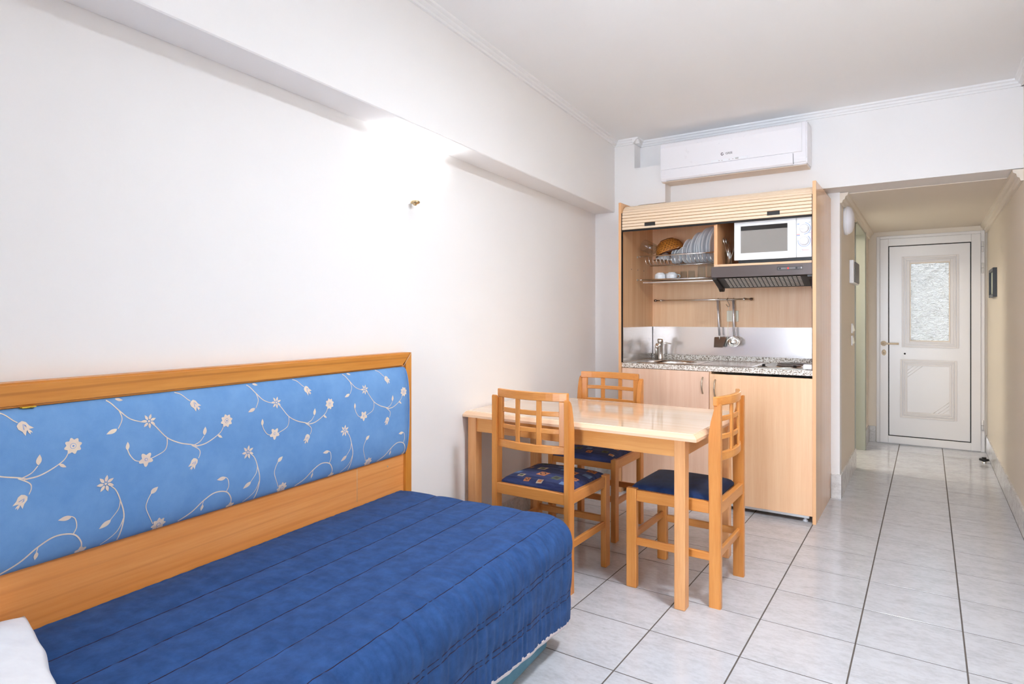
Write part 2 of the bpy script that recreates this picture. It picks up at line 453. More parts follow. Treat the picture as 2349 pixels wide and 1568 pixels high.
def text_mesh(txt, size, mat, name, parent, M):
    c = bpy.data.curves.new('txt', 'FONT'); c.body = txt; c.size = size; c.align_x = 'CENTER'; c.align_y = 'CENTER'; c.extrude = 0.0004
    t = bpy.data.objects.new('txt', c)
    C.objects.link(t)
    bpy.context.view_layer.update()
    me = bpy.data.meshes.new_from_object(t.evaluated_get(bpy.context.evaluated_depsgraph_get()))
    bpy.data.objects.remove(t); bpy.data.curves.remove(c)
    bm = BM(); bm.from_mesh(me); bpy.data.meshes.remove(me)
    bmesh.ops.transform(bm, matrix=M, verts=bm.verts)
    for f in bm.faces: f.material_index = 0
    return obj(name, bm, mat, parent)

# ------------------------------------------------------------------ the room
A5 = math.atan(0.0875)                 # the left wall runs 5 degrees off the tile grid
W0 = (-2.217, 4.51)
XR = 0.462                             # right wall
YB = 4.63                              # bulkhead plane
CEILZ = 2.632
YBACK = -3.9

# floor: dark grout bed and single tiles
struct('floor', bx(BM(), -2.75, XR + 0.12, YBACK - 0.1, 7.45, -0.12, -0.0010), GROUT)
floor = bpy.data.objects['floor']
TX, TY, TX0, TY0 = 0.3475, 0.3425, -0.578, 3.056
def wall_x(y): return -2.217 - 0.0875 * (y - 4.51)
tile_mesh = {}
def tile(x0, x1, y0, y1):
    key = (round(x1 - x0, 4), round(y1 - y0, 4))
    if key not in tile_mesh:
        bm = bx(BM(), 0, x1 - x0, 0, y1 - y0, -0.008, 0.0)
        top = [e for e in bm.edges if all(abs(v.co.z) < 1e-6 for v in e.verts)]
        bmesh.ops.bevel(bm, geom=top, offset=0.0012, segments=1, affect='EDGES')
        me = bpy.data.meshes.new('floor_tile'); bm.to_mesh(me); bm.free(); me.materials.append(TILE)
        tile_mesh[key] = me
    o = bpy.data.objects.new('floor_tile', tile_mesh[key]); C.objects.link(o)
    o.location = (x0, y0, 0); o.parent = floor
for j in range(-6, 13):
    for i in range(-6, 4):
        x0, x1 = TX0 + i * TX + 0.0024, TX0 + (i + 1) * TX - 0.0024
        y0, y1 = TY0 + j * TY + 0.0024, TY0 + (j + 1) * TY - 0.0024
        if x0 > 0.4502 or y0 > 7.35: continue
        x1 = min(x1, 0.4502); y1 = min(y1, 7.36)
        if x1 - x0 < 0.03: continue
        if x1 < wall_x(y0) - 0.02: continue
        if y0 > 4.86 and x1 < -0.56 and not (5.7 < y0 < 6.9): continue
        tile(x0, x1, y0, y1)
# the rest of the floor, behind the camera and by the balcony
for j in range(-21, -6):
    for i in range(-4, 3):
        x0, x1 = TX0 + i * TX + 0.0024, TX0 + (i + 1) * TX - 0.0024
        y0, y1 = TY0 + j * TY + 0.0024, TY0 + (j + 1) * TY - 0.0024
        tile(x0, min(x1, 0.4502), y0, y1)

# left wall (its own frame: x = distance from the wall, y = along it)
wl = obj('wall_left', bx(BM(), -0.12, 0, -8.6, 0.12, 0, CEILZ), WALL); wl['kind'] = 'structure'
wl.location = (W0[0], W0[1], 0); wl.rotation_euler = (0, 0, A5)
beam = obj('beam', bx(BM(), 0.0, 0.168, -8.6, 0.0, 2.08, CEILZ, 0.004, 1), WALL, wl)
# far wall: left pier, pipe casing, bulkhead, niche back, hall pier
bm = BM()
bx(bm, -2.40, -1.852, 4.51, 4.83, 0, 2.118)                 # pier left of the kitchenette
bx(bm, -2.40, -1.637, 4.51, 4.80, 2.118, 2.405)             # casing, low part
bx(bm, -2.40, -1.883, 4.51, 4.80, 2.405, CEILZ)             # casing, tall part
bx(bm, -1.90, XR, YB, 4.90, 2.118, CEILZ)                   # bulkhead
bx(bm, -1.852, -0.505, 4.83, 4.93, 0, 2.118)                # niche back and hall pier
struct('wall_far', bm, WALL)
bm = BM()
bx(bm, -0.62, -0.505, 4.93, 5.895, 0, 2.118)
bx(bm, -0.62, -0.505, 6.745, 7.40, 0, 2.118)
bx(bm, -0.62, -0.505, 5.895, 6.745, 2.075, 2.118)
struct('wall_hall', bm, WALL_HALL)
bm = BM(); bx(bm, XR, XR + 0.12, YBACK, 7.40, 0, CEILZ)
struct('wall_right', bm, WALL_HALL)
bm = BM()
bx(bm, -0.62, -0.43, 7.27, 7.40, 0, 2.118); bx(bm, 0.445, XR, 7.27, 7.40, 0, 2.118); bx(bm, -0.43, 0.445, 7.27, 7.40, 2.068, 2.118)
struct('wall_entry', bm, WALL_HALL)
struct('ceiling', bx(BM(), -2.75, XR + 0.12, YBACK - 0.1, 4.9, CEILZ, CEILZ + 0.12), CEIL)
bm = BM(); bx(bm, -0.62, XR + 0.12, 4.90, 7.42, 2.114, 2.22)
struct('ceiling_hall', bm, WALL_HALL)
# wall behind the camera with the wide balcony opening
bm = BM()
bx(bm, -2.75, -1.45, YBACK - 0.1, YBACK, 0, CEILZ); bx(bm, 0.44, XR + 0.12, YBACK - 0.1, YBACK, 0, CEILZ)
bx(bm, -1.45, 0.44, YBACK - 0.1, YBACK, 2.46, CEILZ)
bx(bm, -2.75, -1.15, YBACK, -0.9, 0, CEILZ)            # unseen block, added to shade the near left wall from the opening
struct('wall_back', bm, WALL)
bm = BM()
for x in (-1.45, -0.53, 0.39): bx(bm, x, x + 0.05, YBACK - 0.07, YBACK - 0.01, 0.0, 2.46)
bx(bm, -1.45, 0.44, YBACK - 0.07, YBACK - 0.01, 2.41, 2.46); bx(bm, -1.45, 0.44, YBACK - 0.07, YBACK - 0.01, 0.0, 0.05)
struct('window_1', bm, CURT)
# balcony slab outside, so the opening looks out on something
struct('floor_balcony', bx(BM(), -3.2, 1.6, YBACK - 0.6, YBACK - 0.1, -0.12, -0.01), plain('balcony_tiles', rgb(206, 198, 188), 0.6))
# bathroom behind the hall door opening
bm = BM()
bx(bm, -1.80, -0.62, 5.5, 5.6, 0, 2.3); bx(bm, -1.80, -0.62, 7.2, 7.3, 0, 2.3)
bx(bm, -1.90, -1.80, 5.5, 7.3, 0, 2.3); bx(bm, -1.90, -0.62, 5.5, 7.3, 2.25, 2.35); bx(bm, -1.90, -0.62, 5.5, 7.3, -0.1, -0.002)
struct('wall_bathroom', bm, plain('white_bathroom_tile', rgb(240, 240, 236), 0.3))

# cornices
PROF = [(0, 0), (0, -0.040), (0.012, -0.040), (0.016, -0.030), (0.026, -0.026), (0.030, -0.015), (0.042, -0.010), (0.045, 0)]
tn = [0]
def cornice(fn, a0, a1, prof=PROF, mat=CORN, parent=None, name=None):
    tn[0] += 1
    bm = BM(); prism(bm, prof, fn, a0, a1)
    return struct(name or 'trim_%d' % tn[0], bm, mat, parent)
c = obj('trim_1', prism(BM(), PROF, lambda u, v, a: Vector((0.168 + u, a, CEILZ + v)), -8.5, 0.0), CORN); tn[0] = 1
c['kind'] = 'structure'; c.location = (W0[0], W0[1], 0); c.rotation_euler = (0, 0, A5)
cornice(lambda u, v, a: Vector((a, 4.51 - u, CEILZ + v)), -2.04, -1.838)
cornice(lambda u, v, a: Vector((-1.883 + u, a, CEILZ + v)), 4.465, YB)
cornice(lambda u, v, a: Vector((a, YB - u, CEILZ + v)), -1.883, XR)
cornice(lambda u, v, a: Vector((XR - u, a, CEILZ + v)), YBACK, YB)
HP = [(u * 1.15, v * 1.7) for u, v in PROF]
cornice(lambda u, v, a: Vector((-0.505 + u, a, 2.114 + v)), 4.83, 7.27, HP, WALL_HALL)
cornice(lambda u, v, a: Vector((XR - u, a, 2.114 + v)), 4.63, 7.27, HP, WALL_HALL)

# tiled skirting: each piece a child of its run
def skirting(name, pts_fn, length, loc=None, rot=0, step=0.3475, h=0.155, th=0.011):
    root = obj(name, pts_fn(0.0, length, 0.004, h - 0.004), GROUT); root['kind'] = 'structure'
    if loc: root.location = loc; root.rotation_euler = (0, 0, rot)
    a = 0.0
    while a < length - 0.01:
        b = min(a + step, length)
        o = obj('skirting_tile', pts_fn(a + 0.0012, b - 0.0012, th, h), SKIRT, root)
        a = b
def sk_left(a, b, th, h): return bx(BM(), 0, th, -b, -a, 0, h)
skirting('baseboard_left', sk_left, 2.45, (W0[0], W0[1], 0), A5)
skirting('baseboard_far', lambda a, b, th, h: bx(BM(), -2.21 + a, -2.21 + b, 4.51 - th, 4.51, 0, h), 0.355)
skirting('baseboard_pier', lambda a, b, th, h: bx(BM(), -0.557 + a, -0.557 + b, 4.83 - th, 4.83, 0, h + 0.012), 0.052 + 0.011)
skirting('baseboard_hall', lambda a, b, th, h: bx(BM(), -0.505, -0.505 + th, 4.83 + a, 4.83 + b, 0, h + 0.010), 1.06)
skirting('baseboard_hall_end', lambda a, b, th, h: bx(BM(), -0.505, -0.505 + th, 6.80 + a, 6.80 + b, 0, h), 0.47)
skirting('baseboard_entry_left', lambda a, b, th, h: bx(BM(), -0.494 + a, -0.494 + b, 7.27 - th, 7.27, 0, h), 0.058)
skirting('baseboard_right', lambda a, b, th, h: bx(BM(), XR - th, XR, 0.4 + a, 0.4 + b, 0, h), 6.87)

# ------------------------------------------------------------------ entrance door (door_1)
def ring(bm, x0, x1, z0, z1, wv, y0, y1, bev=0.0, mi=0):
    bx(bm, x0, x0 + wv, y0, y1, z0, z1, bev, 1, mi); bx(bm, x1 - wv, x1, y0, y1, z0, z1, bev, 1, mi)
    bx(bm, x0 + wv, x1 - wv, y0, y1, z1 - wv, z1, bev, 1, mi); bx(bm, x0 + wv, x1 - wv, y0, y1, z0, z0 + wv, bev, 1, mi)
    return bm
d1 = obj('door_1', ring(BM(), -0.428, 0.442, 0.0, 2.066, 0.030, 7.235, 7.33, 0.003), DOORW); d1['kind'] = 'structure'
d1['label'] = 'white panelled entrance door with rippled glass pane at the end of the hallway'
leaf = obj('door_leaf', ring(BM(), -0.398, 0.412, 0.006, 2.036, 0.072, 7.225, 7.29, 0.003), DOORW, d1)
obj('gasket', ring(BM(), -0.328, 0.342, 0.076, 1.966, 0.010, 7.232, 7.26), RUBBER, leaf)
bm = BM()
gx0, gx1, gz0, gz1 = -0.139, 0.171, 1.028, 1.782
bx(bm, -0.320, gx0, 7.236, 7.27, 0.084, 1.958); bx(bm, gx1, 0.334, 7.236, 7.27, 0.084, 1.958)
bx(bm, gx0, gx1, 7.236, 7.27, gz1, 1.958); bx(bm, gx0, gx1, 7.236, 7.27, 0.084, gz0)
pn = obj('door_panel', bm, DOORW, d1)
def mould(x0, x1, z0, z1, ws):
    for k, (ins, wd, pr) in enumerate(ws):
        obj('moulding', ring(BM(), x0 + ins, x1 - ins, z0 + ins, z1 - ins, wd, 7.236 - pr, 7.238, 0.0018), DOORG, pn)
mould(-0.212, 0.246, 0.960, 1.852, [(0, 0.018, 0.006), (0.024, 0.012, 0.009), (0.042, 0.024, 0.005)])
mould(-0.226, 0.232, 0.268, 0.842, [(0, 0.018, 0.006), (0.024, 0.012, 0.009), (0.042, 0.018, 0.005)])
for k in range(3):
    s = 0.045 + 0.03 * k
    for sx, cx_, cz_ in ((1, -0.166, 0.782), (-1, 0.172, 0.328)):
        p, q = Vector((cx_ + sx * 0.0, 7.2355, cz_ - sx * s * 1.1)), Vector((cx_ + sx * s * 1.2, 7.2355, cz_))
        obj('diagonal_rib', tube(BM(), [p, q], 0.0022, 6), DOORG, pn)
gp = box('glass_pane', gx0, gx1, 7.246, 7.254, gz0, gz1, RIPPLE, d1)
obj('glazing_bead', ring(BM(), gx0 - 0.006, gx1 + 0.006, gz0 - 0.006, gz1 + 0.006, 0.008, 7.229, 7.246), CREAM_MET, gp)
hd = obj('door_handle', tube(BM(), [(-0.366, 7.225, 0.995), (-0.366, 7.18, 0.995), (-0.355, 7.172, 0.995), (-0.235, 7.172, 0.995)], 0.0095, 10), CREAM_MET, d1)
obj('rosette', lathe(BM(), [(0.0, 0.012), (0.022, 0.012), (0.026, 0.0)], 20, align((-0.366, 7.225, 0.995), (0, -1, 0))), CREAM_MET, hd)
kp = obj('keyhole_plate', lathe(BM(), [(0.0, 0.010), (0.017, 0.010), (0.020, 0.0)], 20, align((-0.363, 7.225, 0.905), (0, -1, 0)) @ Matrix.Diagonal((1, 1.5, 1, 1))), CREAM_MET, d1)
obj('key_cylinder', lathe(BM(), [(0, 0.016), (0.008, 0.016), (0.008, 0.008)], 12, align((-0.363, 7.225, 0.900), (0, -1, 0))), NICKEL, kp)
obj('peephole', lathe(BM(), [(0, 0.006), (0.007, 0.006), (0.009, 0.0)], 12, align((-0.187, 7.236, 0.897), (0, -1, 0))), BLACK, pn)
for z in (1.862, 1.664, 0.20):
    h = obj('hinge', tube(BM(), [(0.424, 7.222, z), (0.424, 7.222, z + 0.10)], 0.0085, 10), DOORW, d1)
    obj('hinge_joint', tube(BM(), [(0.424, 7.222, z + 0.049), (0.424, 7.222, z + 0.052)], 0.0092, 10), GREYM, h)

# bathroom doorway (door_2): sage green lining and casing
bm = BM()
bx(bm, -0.640, -0.488, 6.715, 6.745, 0, 2.062, 0.002); bx(bm, -0.640, -0.497, 5.895, 5.905, 0, 2.062)
bx(bm, -0.640, -0.488, 5.895, 6.745, 2.036, 2.066)
d2 = struct('door_2', bm, GREEN, label='sage green doorway lining on the left side of the hallway')
bm = BM()
bx(bm, -0.505, -0.486, 6.745, 6.79, 0, 2.10, 0.003); bx(bm, -0.505, -0.497, 5.875, 5.897, 0.0, 2.08); bx(bm, -0.505, -0.486, 5.88, 6.79, 2.064, 2.10, 0.003)
obj('casing', bm, GREEN, d2)
bl = bpy.data.lights.new('bathroom_lamp', 'AREA'); bl.energy = 14; bl.size = 0.35; bl.color = (1.0, 0.91, 0.78)
blo = bpy.data.objects.new('bathroom_lamp', bl); C.objects.link(blo); blo.location = (-1.15, 6.05, 2.2)

# ------------------------------------------------------------------ hallway things
t = thing('bulkhead_lamp', 'round opal white lamp high on the hallway wall', 'wall lamp', (-0.505, 5.13, 1.96))
Mx = align((-0.505, 5.13, 1.962), (1, 0, 0))
obj('lamp_base', lathe(BM(), [(0, 0), (0.105, 0), (0.108, 0.018), (0.10, 0.02)], 32, Mx), WHITE, t)
obj('diffuser', lathe(BM(), [(0.102, 0.016), (0.100, 0.030), (0.085, 0.048), (0.05, 0.060), (0.0, 0.064)], 32, Mx), OPAL, t)
t = thing('fuse_box', 'white fuse box with grey cover beside the green doorway', 'fuse box', (-0.505, 5.66, 1.52))
bm = BM(); bx(bm, -0.505, -0.475, 5.46, 5.86, 1.52, 1.70, 0.004, 2); obj('housing', bm, WHITE, t)
box('cover', -0.475, -0.468, 5.52, 5.85, 1.53, 1.69, GREYM, t, 0.002)
for k, (z0, z1) in enumerate(((1.128, 1.205), (1.030, 1.108))):
    t = thing('light_switch', ('upper' if k == 0 else 'lower') + ' white switch of the pair beside the green doorway', 'switch', (-0.505, 5.7, z0))
    box('plate', -0.505, -0.497, 5.60, 5.68, z0, z1, WHITE, t, 0.002)
    obj('rocker', prism(BM(), [(0, 0.012), (0.014, 0.02), (0.006, 0.062), (0, 0.066)], lambda u, v, a: Vector((-0.497 + u, a, z0 + v)), 5.615, 5.665), IVORY, t)
t = thing('wall_frame', 'small dark framed notice on the hallway wall right of the door', 'picture frame', (XR, 6.47, 1.42))
bm = BM()
for y0, y1, z0, z1 in ((6.28, 6.305, 1.42, 1.655), (6.655, 6.68, 1.42, 1.655), (6.305, 6.655, 1.42, 1.445), (6.305, 6.655, 1.63, 1.655)):
    bx(bm, XR - 0.028, XR, y0, y1, z0, z1, 0.002)
obj('frame', bm, BLACK, t)
box('sheet', XR - 0.012, XR - 0.002, 6.305, 6.655, 1.445, 1.63, plain('pale_green_notice', rgb(206, 214, 196), 0.5), t)
t = thing('door_stop', 'small round black and chrome door stop on the hallway floor', 'door stop', (0.404, 6.70, 0))
obj('post', lathe(BM(), [(0.018, 0), (0.018, 0.03), (0, 0.03)], 20, T(0.404, 6.70, 0)), CHROME, t)
obj('bumper', lathe(BM(), [(0.018, 0.022), (0.034, 0.022), (0.036, 0.030), (0.034, 0.038), (0.016, 0.038), (0.016, 0.05), (0, 0.05)], 24, T(0.404, 6.70, 0)), BLACK, t)

# ------------------------------------------------------------------ wall-mounted air conditioner
t = thing('air_conditioner', 'white split air conditioner mounted high above the kitchenette', 'air conditioner', (-1.145, YB, 2.25))
ax0, ax1 = -1.652, -0.655
back = [(4.63, 2.270), (4.63, 2.548), (4.47, 2.548), (4.445, 2.538), (4.440, 2.50), (4.446, 2.30), (4.452, 2.272), (4.462, 2.260), (4.615, 2.262)]
bm = prism(BM(), back, lambda u, v, a: Vector((a, u, v)), ax0, ax1)
bmesh.ops.bevel(bm, geom=[e for e in bm.edges], offset=0.008, segments=2, affect='EDGES')
obj('housing', bm, AC_W, t)
fr = [(4.448, 2.344), (4.438, 2.50), (4.444, 2.536), (4.434, 2.530), (4.426, 2.50), (4.434, 2.344)]
obj('front_panel', prism(BM(), fr, lambda u, v, a: Vector((a, u, v)), ax0 + 0.012, ax1 - 0.03), AC_W, t)
lo = [(4.4445, 2.338), (4.436, 2.338), (4.441, 2.276), (4.449, 2.264), (4.456, 2.268), (4.4485, 2.28)]
lv = obj('louvre', prism(BM(), lo, lambda u, v, a: Vector((a, u, v)), ax0 + 0.045, ax1 - 0.085), AC_W, t)
obj('louvre_gap', bx(BM(), ax0 + 0.045, ax1 - 0.085, 4.4515, 4.462, 2.2605, 2.2635), GREYL, lv)
obj('louvre_end_gap', bx(BM(), ax1 - 0.0848, ax1 - 0.083, 4.4425, 4.47, 2.27, 2.338), GREYM, lv)
obj('underside', prism(BM(), [(4.458, 2.2605), (4.628, 2.2640), (4.628, 2.2575), (4.462, 2.2560)], lambda u, v, a: Vector((a, u, v)), ax0 + 0.006, ax1 - 0.006), AC_U, t)
ds = box('display_strip', -1.275, -1.025, 4.4325, 4.437, 2.346, 2.366, plain('display_white', rgb(248, 249, 252), 0.15), t, 0.002)
for x, m in ((-1.218, RED), (-1.198, BLUEP), (-1.148, RED), (-1.124, RED)):
    obj('indicator', bx(BM(), x - 0.005, x + 0.005, 4.4318, 4.434, 2.353, 2.3565), plain('faint_mark', rgb(206, 188, 186), 0.6), ds)
obj('sensor_window', bx(BM(), -1.108, -1.086, 4.4318, 4.434, 2.351, 2.361), GREYL, ds)
Mt = T(-1.150, 4.4305, 2.398) @ R(PI / 2, 'X')
text_mesh('GREE', 0.020, INK, 'brand_lettering', t, Mt)
bm = lathe(BM(), [(0.010, 0), (0.006, 0.0004)], 20, align((-1.196, 4.4302, 2.398), (0, -1, 0)) @ R(0.5, 'Z'), 0, 1.75 * PI, 0.3)
obj('brand_emblem', bm, INK, t)

# ------------------------------------------------------------------ kitchenette in a tambour cabinet
XL, XRp, YF, YK = -1.827, -0.579, 4.133, 4.748        # inner left, inner right, front, inside back
K = thing('kitchenette_cabinet', 'tall beech kitchenette cabinet with raised cream roller shutter and two doors', 'cabinet', (-1.2, 4.45, 0))
sp1 = box('side_panel', XL - 0.019, XL, YF, 4.80, 0, 2.075, BEECH_SIDE, K, 0.0006)
sp2 = box('side_panel', XRp, XRp + 0.019, YF, 4.828, 0, 2.08, BEECH_SIDE, K, 0.0006)
for sp, x0 in ((sp1, XL - 0.0192), (sp2, XRp - 0.0002)):
    obj('edge_band', bx(BM(), x0, x0 + 0.0194, YF - 0.0012, YF + 0.0006, 0, 2.0765), BEECH_EDGE, sp)
box('back_panel', XL, XRp, YK, YK + 0.012, 0.02, 2.05, BEECH, K)
box('top_panel', XL, XRp, 4.26, YK, 2.030, 2.046, BEECH_X, K)
box('divider', -1.1765, -1.155, 4.162, YK, 1.602, 2.030, BEECH_EDGE, K)
box('shelf', -1.1765, XRp, 4.162, YK, 1.585, 1.602, BEECH_X, K)
box('base_shelf', XL, XRp, 4.17, YK, 0.05, 0.066, BEECH_X, K)
box('mid_panel', -1.2115, -1.1935, 4.162, YK, 0.066, 0.895, BEECH, K)
for x0 in (XL, XRp - 0.004):
    box('shutter_track', x0, x0 + 0.004, YF + 0.003, YF + 0.024, 0.93, 2.0, RUBBER, K)
for y_, z_ in ((4.32, 1.610), (4.44, 1.612), (4.56, 1.613)):
    obj('pin_hole', lathe(BM(), [(0, 0.0008), (0.005, 0.0008)], 10, align((XL, y_, z_), (1, 0, 0))), BLACK, sp1)
# roller shutter: single slats along a front that bends back over the top
path = []
zb = 1.879
zc, yc, rr = 1.970, YF + 0.010 + 0.085, 0.085
z = zb
pitch = 0.0208
pts = []
ln = zc - zb
arc = rr * PI / 2
tot = ln + arc + 0.09
def sh(sv):
    if sv < ln: return Vector((0, YF + 0.010, zb + sv)), Vector((0, 0, 1))
    if sv < ln + arc:
        a = (sv - ln) / rr
        return Vector((0, yc - rr * math.cos(a), zc + rr * math.sin(a))), Vector((0, math.sin(a), math.cos(a)))
    return Vector((0, yc + (sv - ln - arc), zc + rr)), Vector((0, 1, 0))
rs = obj('roller_shutter', bx(BM(), XL + 0.004, XRp - 0.004, YF + 0.006, YF + 0.020, zb - 0.012, zb - 0.001), RUBBER, K, label='dark bottom bar of the cream roller shutter')
bm = BM(); q0 = None
for i in range(41):
    p, d = sh(tot * i / 40); nrm = Vector((0, -d.z, d.y)); c_ = p - nrm * 0.0022
    q1 = [bm.verts.new((x, c_.y, c_.z)) for x in (XL + 0.0045, XRp - 0.0045)]
    if q0: bm.faces.new((q0[0], q0[1], q1[1], q1[0]))
    q0 = q1
obj('backing_cloth', bm, plain('tan_backing', rgb(170, 122, 70), 0.8), rs)
sv = 0.0; k = 0
while sv < tot:
    p, d = sh(sv + pitch / 2)
    nrm = Vector((0, -d.z, d.y))
    hw = pitch / 2 - 0.0016
    bm = BM(); q = []
    for x in (XL + 0.004, XRp - 0.004):
        for (u, v) in ((-hw, -0.003), (-hw, 0.0015), (-hw + 0.0015, 0.003), (hw - 0.0015, 0.003), (hw, 0.0015), (hw, -0.003)):
            c_ = p + d * u + nrm * v
            q.append(bm.verts.new((x, c_.y, c_.z)))
    for i in range(6):
        j = (i + 1) % 6
        bm.faces.new((q[i], q[j], q[6 + j], q[6 + i]))
    bm.faces.new(q[:6]); bm.faces.new(q[6:])
    bmesh.ops.recalc_face_normals(bm, faces=bm.faces)
    obj('slat', bm, TAMB, rs)
    sv += pitch; k += 1
for xa, xb in ((-1.652, -1.576), (-0.840, -0.766)):
    g = obj('finger_grip', ring(BM(), xa, xb, 1.8945, 1.9185, 0.003, YF + 0.0035, YF + 0.008), BLACK, rs)
    bx_ = BM(); bx(bx_, xa + 0.003, xb - 0.003, YF + 0.0055, YF + 0.0075, 1.8975, 1.9155)
    obj('grip_recess', bx_, plain('grip_dark', rgb(44, 40, 38), 0.3), rs)
# doors
dl = box('cabinet_door', -1.824, -1.2045, YF + 0.008, YF + 0.026, 0.042, 0.8925, BEECH_PINK, K, 0.0008)
dr = box('cabinet_door', -1.1995, XRp - 0.001, YF + 0.004, YF + 0.022, 0.044, 0.880, BEECH_DOOR, K, 0.0008)
def bow(x, z0, z1, y, par):
    n = 12; P = []
    for i in range(n + 1):
        a = i / n; P.append((x, y - 0.026 * math.sin(PI * a) ** 0.7, z0 + (z1 - z0) * a))
    o = obj('door_handle', tube(BM(), P, 0.0046, 8), NICKEL, par)
bow(-1.245, 0.746, 0.855, YF + 0.008, dl)
bow(-1.162, 0.734, 0.843, YF + 0.004, dr)

# small fridge behind the right-hand door
t = thing('small_fridge', 'white fridge behind the right kitchenette door, only its lower edge and foot showing', 'fridge', (-0.88, 4.4, 0))
box('fridge_body', -1.185, -0.592, 4.158, 4.70, 0.070, 0.86, FRIDGE, t, 0.004)
box('lower_edge', -1.18, -0.600, YF + 0.020, 4.165, 0.024, 0.046, FRIDGE, t, 0.003)
for x in (-0.625, -1.15):
    obj('foot', lathe(BM(), [(0.016, 0), (0.016, 0.008), (0.010, 0.010), (0.010, 0.028), (0, 0.028)], 16, T(x, 4.185, 0)), FRIDGE, t)

# worktop, with a cut-out for sink bowl
wt = thing('worktop', 'speckled grey and beige worktop of the kitchenette', 'worktop', (-1.2, 4.45, 0.896))
bm = BM()
sxa, sxb, sya, syb = -1.72, -1.36, 4.225, 4.57
zz0, zz1 = 0.896, 0.928
bx(bm, XL, sxa, 4.148, YK, zz0, zz1); bx(bm, sxb, XRp, 4.148, YK, zz0, zz1)
bx(bm, sxa, sxb, 4.148, sya, zz0, zz1); bx(bm, sxa, sxb, syb, YK, zz0, zz1)
obj('slab', bm, SPEC, wt)
box('upstand', XL + 0.004, XRp, 4.722, YK, 0.928, 0.966, SPEC, wt, 0.002)
# steel splashback
t = thing('splashback', 'brushed steel splashback along the back and left side of the worktop', 'splashback', (-1.2, 4.74, 0.93))
box('back_sheet', XL + 0.002, XRp, YK - 0.004, YK - 0.0005, 0.966, 1.181, STEEL_SPL, t)
box('side_sheet', XL, XL + 0.002, 4.165, YK - 0.004, 0.930, 1.181, STEEL_SPL, t)
obj('corner_joint', bx(BM(), XL + 0.002, XL + 0.005, YK - 0.0075, YK - 0.004, 0.93, 1.181), GREYM, t)
# sink
t = thing('kitchen_sink', 'stainless steel sink with round bowl set in the worktop', 'sink', (-1.54, 4.4, 0.928))
bm = BM()
cxs, cys, rad = -1.54, 4.397, 0.165
n = 48
rim_o = []
for k in range(n):
    a = 2 * PI * k / n
    ca, sa = math.cos(a), math.sin(a)
    sc_ = min(0.215 / abs(ca) if abs(ca) > 1e-6 else 9, 0.20 / abs(sa) if abs(sa) > 1e-6 else 9)
    rim_o.append((cxs + ca * sc_ * 0.98, cys + sa * sc_ * 0.98))
lv1 = [bm.verts.new((x, y, 0.9284)) for x, y in rim_o]
lv2 = [bm.verts.new((x * 0.985 + cxs * 0.015, y * 0.985 + cys * 0.015, 0.9312)) for x, y in rim_o]
prof = [(0.172, 0.9312), (0.166, 0.929), (0.163, 0.915), (0.155, 0.86), (0.135, 0.82), (0.08, 0.802), (0.03, 0.80)]
rg = [[bm.verts.new((cxs + r * math.cos(2 * PI * k / n), cys + r * math.sin(2 * PI * k / n), z_)) for k in range(n)] for r, z_ in prof]
L = [lv1, lv2] + rg
for i in range(len(L) - 1):
    for k in range(n):
        bm.faces.new((L[i][k], L[i][(k + 1) % n], L[i + 1][(k + 1) % n], L[i + 1][k]))
bm.faces.new(L[-1])
bmesh.ops.recalc_face_normals(bm, faces=bm.faces)
obj('bowl', bm, STEEL, t, smooth=True)
obj('drain', lathe(BM(), [(0, 0.803), (0.028, 0.803), (0.032, 0.801)], 20, T(cxs, cys, 0)), STEEL_DK, t)
t = thing('drainboard', 'flat stainless draining board between sink and hob', 'draining board', (-1.15, 4.45, 0.928))
bm = BM(); bx(bm, -1.322, -0.945, 4.20, 4.70, 0.9282, 0.9305, 0.001)
obj('tray', bm, STEEL, t)
bm = BM()
for (x0, x1, y0, y1) in ((-1.322, -1.308, 4.20, 4.70), (-0.967, -0.945, 4.20, 4.70), (-1.308, -0.967, 4.20, 4.214), (-1.308, -0.967, 4.686, 4.70)):
    bx(bm, x0, x1, y0, y1, 0.9305, 0.9345, 0.0015)
obj('raised_rim', bm, STEEL, t)
# tap
t = thing('mixer_tap', 'chrome mixer tap standing behind the sink bowl', 'tap', (-1.70, 4.60, 0.929))
obj('tap_body', tube(BM(), [(-1.706, 4.60, 0.929), (-1.706, 4.60, 0.945), (-1.704, 4.592, 1.0), (-1.700, 4.578, 1.065), (-1.699, 4.575, 1.078), (-1.698, 4.574, 1.090)], [0.026, 0.021, 0.021, 0.021, 0.023, 0.019], 16), CHROME, t)
obj('spout', tube(BM(), [(-1.700, 4.578, 1.04), (-1.694, 4.53, 1.048), (-1.686, 4.47, 1.040), (-1.683, 4.455, 1.028)], [0.014, 0.012, 0.011, 0.010], 12), CHROME, t)
obj('side_spray', tube(BM(), [(-1.752, 4.63, 0.929), (-1.752, 4.63, 1.0), (-1.750, 4.63, 1.035), (-1.744, 4.63, 1.05)], [0.013, 0.012, 0.015, 0.010], 12), CHROME, t)
obj('lever', tube(BM(), [(-1.695, 4.58, 1.050), (-1.66, 4.60, 1.058), (-1.625, 4.61, 1.052)], [0.006, 0.005, 0.004], 8), CHROME, t)
